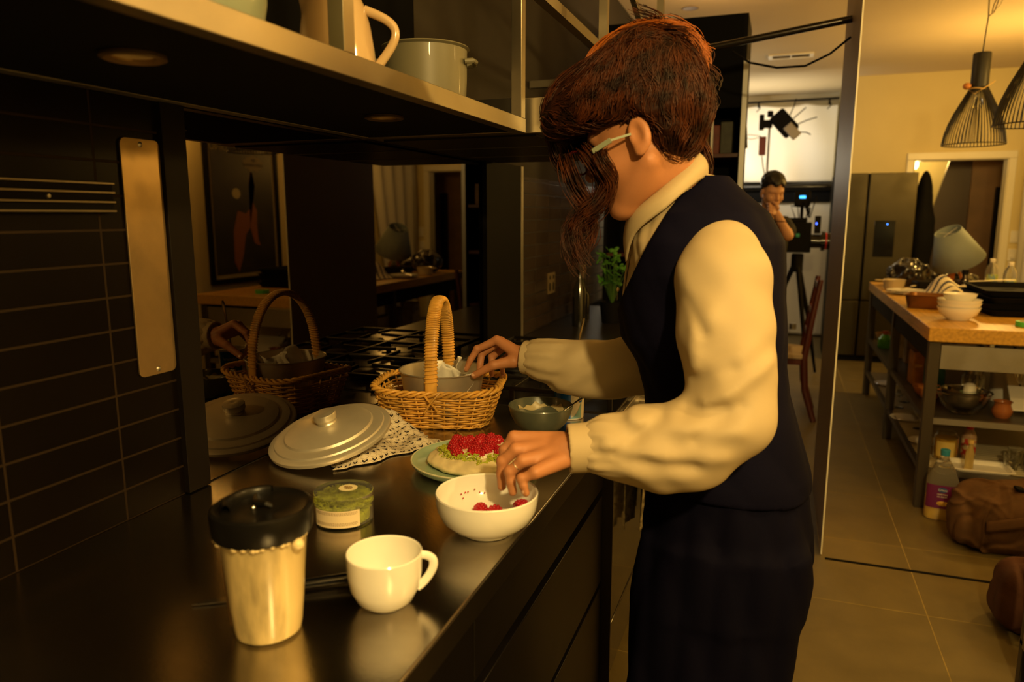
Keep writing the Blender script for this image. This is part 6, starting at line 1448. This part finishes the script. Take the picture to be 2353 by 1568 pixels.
def vest(P):
    d = s_loft(P, rows_(.002)) + folds(P, None, .0035, 22, 31)
    x, y, z = P[:, 0], P[:, 1], P[:, 2]
    cx = np.interp(z, [.9, 1.149, 1.2, 1.5], [-.07, -.12, -.14, -.156])
    vcut = np.maximum((x + .163 + (1.525 - z) * .54) * .88, 1.262 - z)
    d = smax(d, -vcut, .006)
    d = smax(d, -s_cap(P, (-.185, 1.51, 1.44), (-.235, 1.47, 1.60), .060, .064), .006)
    hem = .905 - .05 * (x + .08) * 1.2; d = smax(d, hem - z, .006)
    return d
wpart('waistcoat', sdfmesh('vest', [(vest, (-.38, 1.30, .86), (.12, 1.80, 1.53), .0055)]), navy)
def trousers(P):
    R_ = [(1.02, -.088, 1.55, .138, .160), (.93, -.078, 1.55, .154, .176), (.82, -.070, 1.55, .166, .190), (.74, -.066, 1.55, .168, .195), (.667, -.079, 1.55, .169, .20)]
    d = s_loft(P, R_)
    leg = [(.80, -.070, 0, .160, .100), (.667, -.079, 0, .166, .104), (.54, -.091, 0, .165, .108), (.41, -.101, 0, .163, .112), (.2, -.115, 0, .160, .118), (.03, -.125, 0, .165, .125)]
    for cy in (1.445, 1.655):
        L_ = [(z, x, cy, a, b_) for z, x, _, a, b_ in leg]; d = smin(d, s_loft(P, L_, 2.1), .03)
    return d + folds(P * np.array([1, 1, .35], np.float32), None, .008, 30, 44)
trm = mat('navy_trousers', (0.0036, 0.0034, 0.011), 0.8, sheen=0.0, spec=0.05, var=0.2, vscale=5, bump=0.15, bscale=400)
wpart('trousers', sdfmesh('trousers', [(trousers, (-.36, 1.25, .01), (.16, 1.86, 1.04), .008)]), trm)
for cy in (1.43, 1.67): wpart('shoe', sdfmesh('shoe', [((lambda P: np.maximum(smin(s_ell(P, (-.20, cy, .035), (.085, .042, .038)), s_ell(P, (-.07, cy, .04), (.07, .036, .05)), .04), .001 - P[:, 2])), (-.32, cy - .08, 0), (.04, cy + .08, .12), .007)]), M['black'])
# hair: body of the updo, curls and loose locks
hairm = mat('auburn_hair', (0.030, 0.008, 0.003), 0.6, var=0.6, vscale=26, spec=.15, bump=0.5, bscale=240, vs=(.35, .65))
hairs = mat('auburn_strand', (0.085, 0.021, 0.005), 0.45, col2=(.014, .004, .0015), vscale=34, spec=.3)
def hairlocal(q):
    d = s_ell(q, (.014, 0, .074), (.128, .095, .092))
    d = smin(d, s_ell(q, (.080, 0, .110), (.070, .074, .057)), .03)
    d = smin(d, s_ell(q, (-.054, 0, .092), (.064, .074, .068)), .03)
    d = smin(d, s_ell(q, (-.050, 0, .030), (.050, .066, .056)), .03)
    d = smin(d, s_ell(q, (-.045, 0, -.025), (.030, .052, .034)), .02)
    f = q[:, 0]; u = q[:, 2]
    line = np.where(f > .0, .038 + .42 * f, .038 + 2.6 * f)
    d = smax(d, (line - u) * .8, .012)
    a = np.stack([q[:, 0], np.abs(q[:, 1]), q[:, 2]], 1)
    d = smax(d, -s_ell(a, (-.020, .105, .004), (.026, .045, .038)), .008)
    # side hair falling in front of the ear over the temple
    return d
def hairW(P):
    q = to_local(P, HH, HR2n, HHS); d = hairlocal(q); q2 = to_local(P, HO, HRn, HS); sk = s_ell(q2, (-.008, 0, .052), (.104, .087, .099))
    sk = smax(sk, np.where(q2[:, 0] > -.01, .060 + .35 * (q2[:, 0] + .01), .060 + 1.9 * (q2[:, 0] + .01)) - q2[:, 2], .01)
    a2 = np.stack([q2[:, 0], np.abs(q2[:, 1]), q2[:, 2]], 1); sk = smax(sk, -s_ell(a2, (-.004, .098, .0), (.026, .040, .040)), .008)
    return smin(d, sk, .02) * HHS
def hairf(P):
    q = to_local(P, HH, HR2n, HHS)
    g1 = 1 - np.abs(wob(q * np.array([1, .8, 1.3], np.float32), 42, 5)); g2 = 1 - np.abs(wob(q * np.array([.8, 1.2, 1.5], np.float32), 110, 6))
    return hairW(P) - .014 * (g1 - .55) - .006 * (g2 - .5)
hm = sdfmesh('hair', [(hairf, (-.55, 1.25, 1.50), (-.02, 1.62, 1.90), .0042)])
hr = wpart('hair', hm, hairm)
rnd = random.Random(77); nr = np.random.RandomState(7)
cand = nr.uniform((-.54, 1.27, 1.50), (-.06, 1.60, 1.88), size=(420000, 3)).astype(np.float32)
dv = hairW(cand); cand = cand[np.abs(dv - .004) < .004]; nr.shuffle(cand); cand = cand[:6400]
F_ = np.array(HR2 @ Vector((1, 0, 0))); U_ = np.array(HR2 @ Vector((0, 0, 1))); BUN = np.array(hh(-.075, 0, .125))
n_pts = 9; N0 = len(cand); p = cand.copy(); sd_ = nr.uniform(0, 6.28, N0); stp = nr.uniform(.008, .014, N0); lift = np.where(nr.rand(N0) < .85, nr.uniform(-.001, .005, N0), nr.uniform(.005, .013, N0)); curl = nr.uniform(.1, .6, N0)
gseed = wob(cand, 30, 90)          # neighbouring strands share their wave, so they gather into locks
paths = []
for k in range(n_pts):
    e = .004; gr = np.stack([hairW(p + np.eye(3, dtype=np.float32)[i] * e) - hairW(p - np.eye(3, dtype=np.float32)[i] * e) for i in range(3)], 1); gr /= np.linalg.norm(gr, axis=1)[:, None] + 1e-9
    t = BUN - p + .03 * np.stack([np.sin(sd_), np.cos(sd_ * 2), np.sin(sd_ * 3)], 1)
    rel = p - np.array(HH); f_ = rel @ F_; u_ = rel @ U_
    front = (f_ > .07)[:, None]; t = np.where(front, (-.6 * F_[None] + np.where((u_ > .14)[:, None], .35, -.5) * U_[None]) * .12, t)
    t = t - gr * (t * gr).sum(1)[:, None]; t /= np.linalg.norm(t, axis=1)[:, None] + 1e-6; s2 = np.cross(gr, t)
    paths.append(p + gr * (lift * (.4 + .6 * k / n_pts))[:, None])
    p = (p + (t + s2 * (curl * np.sin(gseed * 7 + sd_ * .25 + k * .8))[:, None]) * stp[:, None] - gr * (hairW(p.astype(np.float32)) - .004)[:, None] * .8).astype(np.float32)
paths = np.stack(paths, 1); g = G()
for i in range(N0): g.tube(paths[i].tolist(), [.00078 * (1 - .7 * k / (n_pts - 1)) + .0002 for k in range(n_pts)], 3, cap=False)
wpart('hair_strands', g, hairs, ang=None)
def lock(g, p0, pts, n, rad, seed, curl=.008, fr=5):
    rr = random.Random(seed)
    P_ = [Vector(p0)] + [Vector(p) for p in pts]
    for i in range(n):
        ph = rr.uniform(0, 6.28); o1 = Vector((rr.gauss(0, rad), rr.gauss(0, rad), rr.gauss(0, rad))); out = []
        m_ = 30; end = rr.uniform(.75, 1.0)
        for k in range(m_ + 1):
            t = k / m_ * end * (len(P_) - 1); j = min(int(t), len(P_) - 2); f = t - j
            a = P_[max(j - 1, 0)]; b_ = P_[j]; c = P_[j + 1]; d_ = P_[min(j + 2, len(P_) - 1)]
            q = .5 * ((2 * b_) + (c - a) * f + (2 * a - 5 * b_ + 4 * c - d_) * f * f + (3 * b_ - a - 3 * c + d_) * f ** 3)
            s = k / m_; q = q + o1 * (.6 + .6 * s) + Vector((math.cos(ph * .3 + s * fr * 2), math.sin(ph * .3 + s * fr * 2), 0)) * curl * (.3 + s)
            out.append(q)
        g.tube(out, [.0008 * (1 - .6 * k / m_) + .0002 for k in range(m_ + 1)], 3, cap=False)
g = G()
lock(g, hh(.120, -.03, .112), [hh(.135, -.065, .070), (-.345, 1.365, 1.565), (-.318, 1.36, 1.515), (-.330, 1.36, 1.465), (-.362, 1.36, 1.425), (-.358, 1.36, 1.375), (-.345, 1.36, 1.345)], 120, .0085, 1, .008, 5)
lock(g, hh(.145, -.01, .115), [hh(.155, -.045, .07), (-.385, 1.38, 1.55), (-.372, 1.37, 1.50), (-.350, 1.37, 1.455), (-.340, 1.37, 1.41), (-.365, 1.37, 1.37)], 90, .008, 2, .009, 4)
lock(g, hh(.07, -.075, .09), [hh(.085, -.088, .06), (-.318, 1.345, 1.555), (-.302, 1.345, 1.515), (-.315, 1.35, 1.475), (-.352, 1.355, 1.448), (-.375, 1.36, 1.42)], 150, .0075, 3, .007, 5)
lock(g, hh(.14, .03, .12), [hh(.155, .01, .06), hh(.150, -.01, .01), (-.375, 1.42, 1.47), (-.36, 1.42, 1.42)], 40, .008, 13, .009, 4)
lock(g, hh(.03, -.088, .075), [hh(.060, -.092, .045), hh(.080, -.090, .022), (-.330, 1.35, 1.535)], 90, .006, 16, .004, 4)
lock(g, hh(-.045, -.085, .045), [hh(-.058, -.092, .0), hh(-.055, -.092, -.045), hh(-.034, -.088, -.09), hh(-.010, -.080, -.125), hh(.015, -.072, -.14)], 110, .0045, 4, .005, 5)
lock(g, hh(-.075, -.07, .0), [hh(-.068, -.078, -.05), hh(-.05, -.076, -.09), hh(-.03, -.070, -.13)], 50, .004, 5, .006, 5)
for k in range(40):
    rr = random.Random(200 + k); a = rr.uniform(-2.6, .8); rad = rr.uniform(.076, .090); b0 = (-.020 + math.sin(a) * rad * 1.0, rr.uniform(-.075, .03), .086 + math.cos(a) * rad * .85)
    ex = rr.uniform(.003, .011); tx, tz = math.cos(a), -math.sin(a); s1 = rr.choice((-1, 1)) * rr.uniform(.03, .05)
    rx, rz = math.sin(a), math.cos(a)
    lock(g, hh(*b0), [hh(b0[0] + tx * s1 + rx * ex, b0[1] - .006, b0[2] + tz * s1 + rz * ex), hh(b0[0] + tx * s1 * 1.8 + rx * ex * .6, b0[1] - .010, b0[2] + tz * s1 * 1.8 + rz * ex * .4), hh(b0[0] + tx * s1 * 2.2 - rx * .004, b0[1], b0[2] + tz * s1 * 2.2 - rz * .004)], 30, .005, 300 + k, .005, rr.uniform(2, 5))
wpart('hair_locks', g, hairs, ang=None)
g = G()
for k in range(22):
    rr = random.Random(500 + k); y0 = rr.uniform(-.07, .0); a0 = rr.uniform(.15, .75); pts = []
    for q in range(6):
        a = a0 - q * rr.uniform(.30, .42); rad = .113 + .006 * math.sin(q * 1.7 + k)
        pts.append(hh(-.022 + math.sin(a) * rad * 1.05, y0 * (1 - .05 * q) - .012 * math.sin(q * 1.3 + k), .080 + math.cos(a) * rad))
    lock(g, pts[0], pts[1:], 34, .0042, 600 + k, .004, 3)
wpart('hair_lit_locks', g, mat('lit_strand', (.40, .11, .014), .42), ang=None)  # lamplight on top and back of the hair, painted as lighter orange locks
# glasses and earring
gl = wpart('eyeglasses', G().tube([hw(.100, .045 * math.cos(a) - .0, .014 + .022 * math.sin(a)) if False else hw(.134 + .004 * math.cos(a), -.033 + .026 * math.cos(a), .010 + .022 * math.sin(a)) for a in [k * PI / 12 for k in range(24)]], .0022, 6, closed=True).tube([hw(.134 + .004 * math.cos(a), .033 + .026 * math.cos(a), .010 + .022 * math.sin(a)) for a in [k * PI / 12 for k in range(24)]], .0022, 6, closed=True).tube([hw(.136, -.008, .014), hw(.140, 0, .017), hw(.136, .008, .014)], .002, 6), mat('dark_red_frame', (.14, .012, .012), .2))
wpart('glasses_temple', G().bar((-.296, 1.333, 1.583), (-.330, 1.340, 1.565), .004, .009).bar((-.296, 1.333, 1.583), (-.262, 1.345, 1.594), .003, .004), mat('pale_green_temple', (.24, .28, .20), .25))
wpart('earring', G().ell(hw(.002, -.091, -.036), (.0062, .0062, .0062), nu=16, nv=12), mat('pearl', (.80, .66, .45), .2, coat=.5))
def nail(at, n, d, s=.0052):
    n = Vector(n).normalized(); d = Vector(d).normalized(); l_ = n.cross(d).normalized(); d = l_.cross(n); R = Matrix((d, l_, n)).transposed()
    return G().ell(Vector(at), (s * 1.25, s, .0012), R, 12, 6)
nm_ = mat('finger_nail', (.66, .40, .27), .25)
wpart('finger_nail', nail((-.722, 1.6925, 1.046), (-.1, -.85, .5), (-.85, .0, -.45)), nm_)
wpart('finger_nail', nail((-.7545, 1.711, 1.056), (-.75, -.5, .3), (-.3, -.1, -.9), .0045), nm_)
for t, p in zip(LT[1:], LP_[1:]):
    dd = Vector(t) - Vector(p); wpart('finger_nail', nail(Vector(t) - dd.normalized() * .004 + Vector((-.5, -.75, .1)).normalized() * .0062, (-.5, -.8, .05), dd, .0042), nm_)
wpart('ring', G().tube([Vector(LM[2]).lerp(Vector(LP_[2]), .45) + (frame_of(Vector(LP_[2]) - Vector(LM[2]))[0] * math.cos(a) + frame_of(Vector(LP_[2]) - Vector(LM[2]))[1] * math.sin(a)) * .0098 for a in [k * PI / 12 for k in range(24)]], .0009, 6, closed=True), M['chrome'])

# ---- the man behind her by the film camera
MO = Vector((-0.075, 6.05, 1.615)); MR = frame((.42, -.86, -.30)); MRn = npm(MR)
def mw(f, l, u): return tuple(MO + MR @ Vector((f, l, u)))
mB = Vector((-0.10, 6.15, 0))
el = (.055, 5.93, 1.30); hn = (-.040, 5.93, 1.475)
MRT = [(z, -.10, 6.17, a, b_) for z, a, b_ in ((1.45, .08, .07), (1.40, .135, .10), (1.32, .165, .125), (1.20, .158, .125), (1.05, .145, .12), (.95, .155, .125), (.88, .16, .125))]
def manf(P):
    d = head_sd(to_local(P, MO, MRn, 1.0)); d = smin(d, chain(P, [(mw(-.02, 0, -.03), .056), ((-.10, 6.15, 1.42), .062)], .02), .025)
    d = smin(d, s_loft(P, [(z, x, y, a - .012, b_ - .012) for z, x, y, a, b_ in MRT], rot=.5), .03)
    d = smin(d, chain(P, [((.02, 6.12, 1.38), .055), (el, .042), (hn, .028)], .01), .02); d = smin(d, chain(P, [((-.22, 6.20, 1.38), .055), ((-.30, 6.12, 1.12), .042), ((-.18, 5.95, 1.08), .028)], .01), .02)
    d = smin(d, smin(chain(P, [((-.03, 6.13, .85), .08), ((-.02, 6.12, .48), .06), ((-.01, 6.14, .08), .04)], .02), chain(P, [((-.18, 6.2, .85), .08), ((-.19, 6.2, .48), .06), ((-.2, 6.2, .08), .04)], .02), 0), .02)
    return d
mm = [(hn[0] - .015 + i * .002 - .01, hn[1] - .035 - .004 * i, hn[2] + .035 - i * .017) for i in range(4)]
mp_ = [(x - .022, y - .010, z + .022 - .004 * i) for i, (x, y, z) in enumerate(mm)]
mt_ = [(x - .012, y + .022, z + .004) for x, y, z in mp_]
def mhand(P): return hand_sd(P, hn, mm, mp_, mt_, ((hn[0] + .01, hn[1] - .02, hn[2] + .03), (hn[0] - .0, hn[1] - .03, hn[2] + .055), (hn[0] - .018, hn[1] - .025, hn[2] + .07)), (0, -1, 0))
lhand = (-.165, 5.93, 1.075)
def mhand2(P):
    m1 = [(lhand[0] + .03 + i * .004, lhand[1] - .07, lhand[2] + .03 - i * .018) for i in range(4)]; p1_ = [(x + .03, y - .02, z) for x, y, z in m1]; t1 = [(x + .015, y + .03, z - .004) for x, y, z in p1_]
    return hand_sd(P, lhand, m1, p1_, t1, ((lhand[0], lhand[1] - .03, lhand[2] + .03), (lhand[0] + .02, lhand[1] - .06, lhand[2] + .045), (lhand[0] + .04, lhand[1] - .075, lhand[2] + .045)), (-1, 0, 0))
me = sdfmesh('person', [(manf, (-.26, 5.86, 1.40), (.14, 6.28, 1.76), .005), (manf, (-.42, 5.80, .0), (.20, 6.40, 1.405), .014), (mhand, (hn[0] - .12, hn[1] - .12, hn[2] - .09), (hn[0] + .08, hn[1] + .06, hn[2] + .12), .0028), (mhand2, (-.22, 5.78, .96), (-.02, 5.99, 1.16), .0035)], 1)
me.transform(Matrix.Translation(-mB))
man = obj('person', me, mat('tan_skin', (0.50, 0.27, 0.16), 0.5), loc=mB, label='man in a black T-shirt holding a hand to his mouth in the far room', cat='person')
def mpart(name, m_, mt): m_.transform(Matrix.Translation(-mB)); return obj(name, m_, mt, man)
def mhair(P):
    q = to_local(P, MO, MRn, 1.0); d = s_ell(q, (-.014, 0, .078), (.112, .088, .094)); f = q[:, 0]; u = q[:, 2]
    d = smax(d, np.where(f > -.02, .048 + .42 * f + .012 * np.sin(q[:, 1] * 90), .048 + 2.2 * (f + .02)) - u, .01); return d - .007 * (1 - np.abs(wob(q, 110, 2)) - .5)
mpart('hair', sdfmesh('hair', [(mhair, (-.26, 5.90, 1.50), (.12, 6.24, 1.83), .005)]), mat('black_hair', (.012, .010, .009), .4))
def shirt(P):
    d = s_loft(P, MRT, rot=.5); d = smin(d, chain(P, [((.02, 6.12, 1.375), .068), ((.052, 6.03, 1.335), .066)], 0), .03); d = smin(d, chain(P, [((-.22, 6.20, 1.375), .066), ((-.27, 6.16, 1.24), .064)], 0), .03)
    return smax(d, -s_cap(P, (-.10, 6.15, 1.40), (-.09, 6.08, 1.56), .058, .07), .01) + folds(P, None, .006, 20, 51)
mpart('t_shirt', sdfmesh('shirt', [(shirt, (-.38, 5.92, .88), (.16, 6.38, 1.48), .010)]), mat('black_t_shirt', (.012, .012, .013), .85))
def jeans(P):
    d = s_loft(P, [(.98, -.10, 6.17, .15, .12), (.80, -.10, 6.17, .17, .13)], rot=.5)
    return smin(d, smin(chain(P, [((-.03, 6.13, .84), .092), ((-.02, 6.12, .48), .075), ((-.01, 6.14, .05), .065)], .02), chain(P, [((-.18, 6.2, .84), .092), ((-.19, 6.2, .48), .075), ((-.2, 6.2, .05), .065)], .02), 0), .03) + folds(P, None, .005, 26, 9)
mpart('trousers', sdfmesh('jeans', [(jeans, (-.36, 5.96, .0), (.16, 6.40, 1.0), .012)]), mat('brown_trousers', (.13, .085, .05), .85))
for cx_, cy_ in ((0.0, 6.06), (-.19, 6.12)): mpart('shoe', G().ell((cx_, cy_, .035), (.05, .13, .05), nu=18, nv=10, fn=lambda d: -.3 if d.z < -.6 else 0).mesh('shoe'), M['black'])
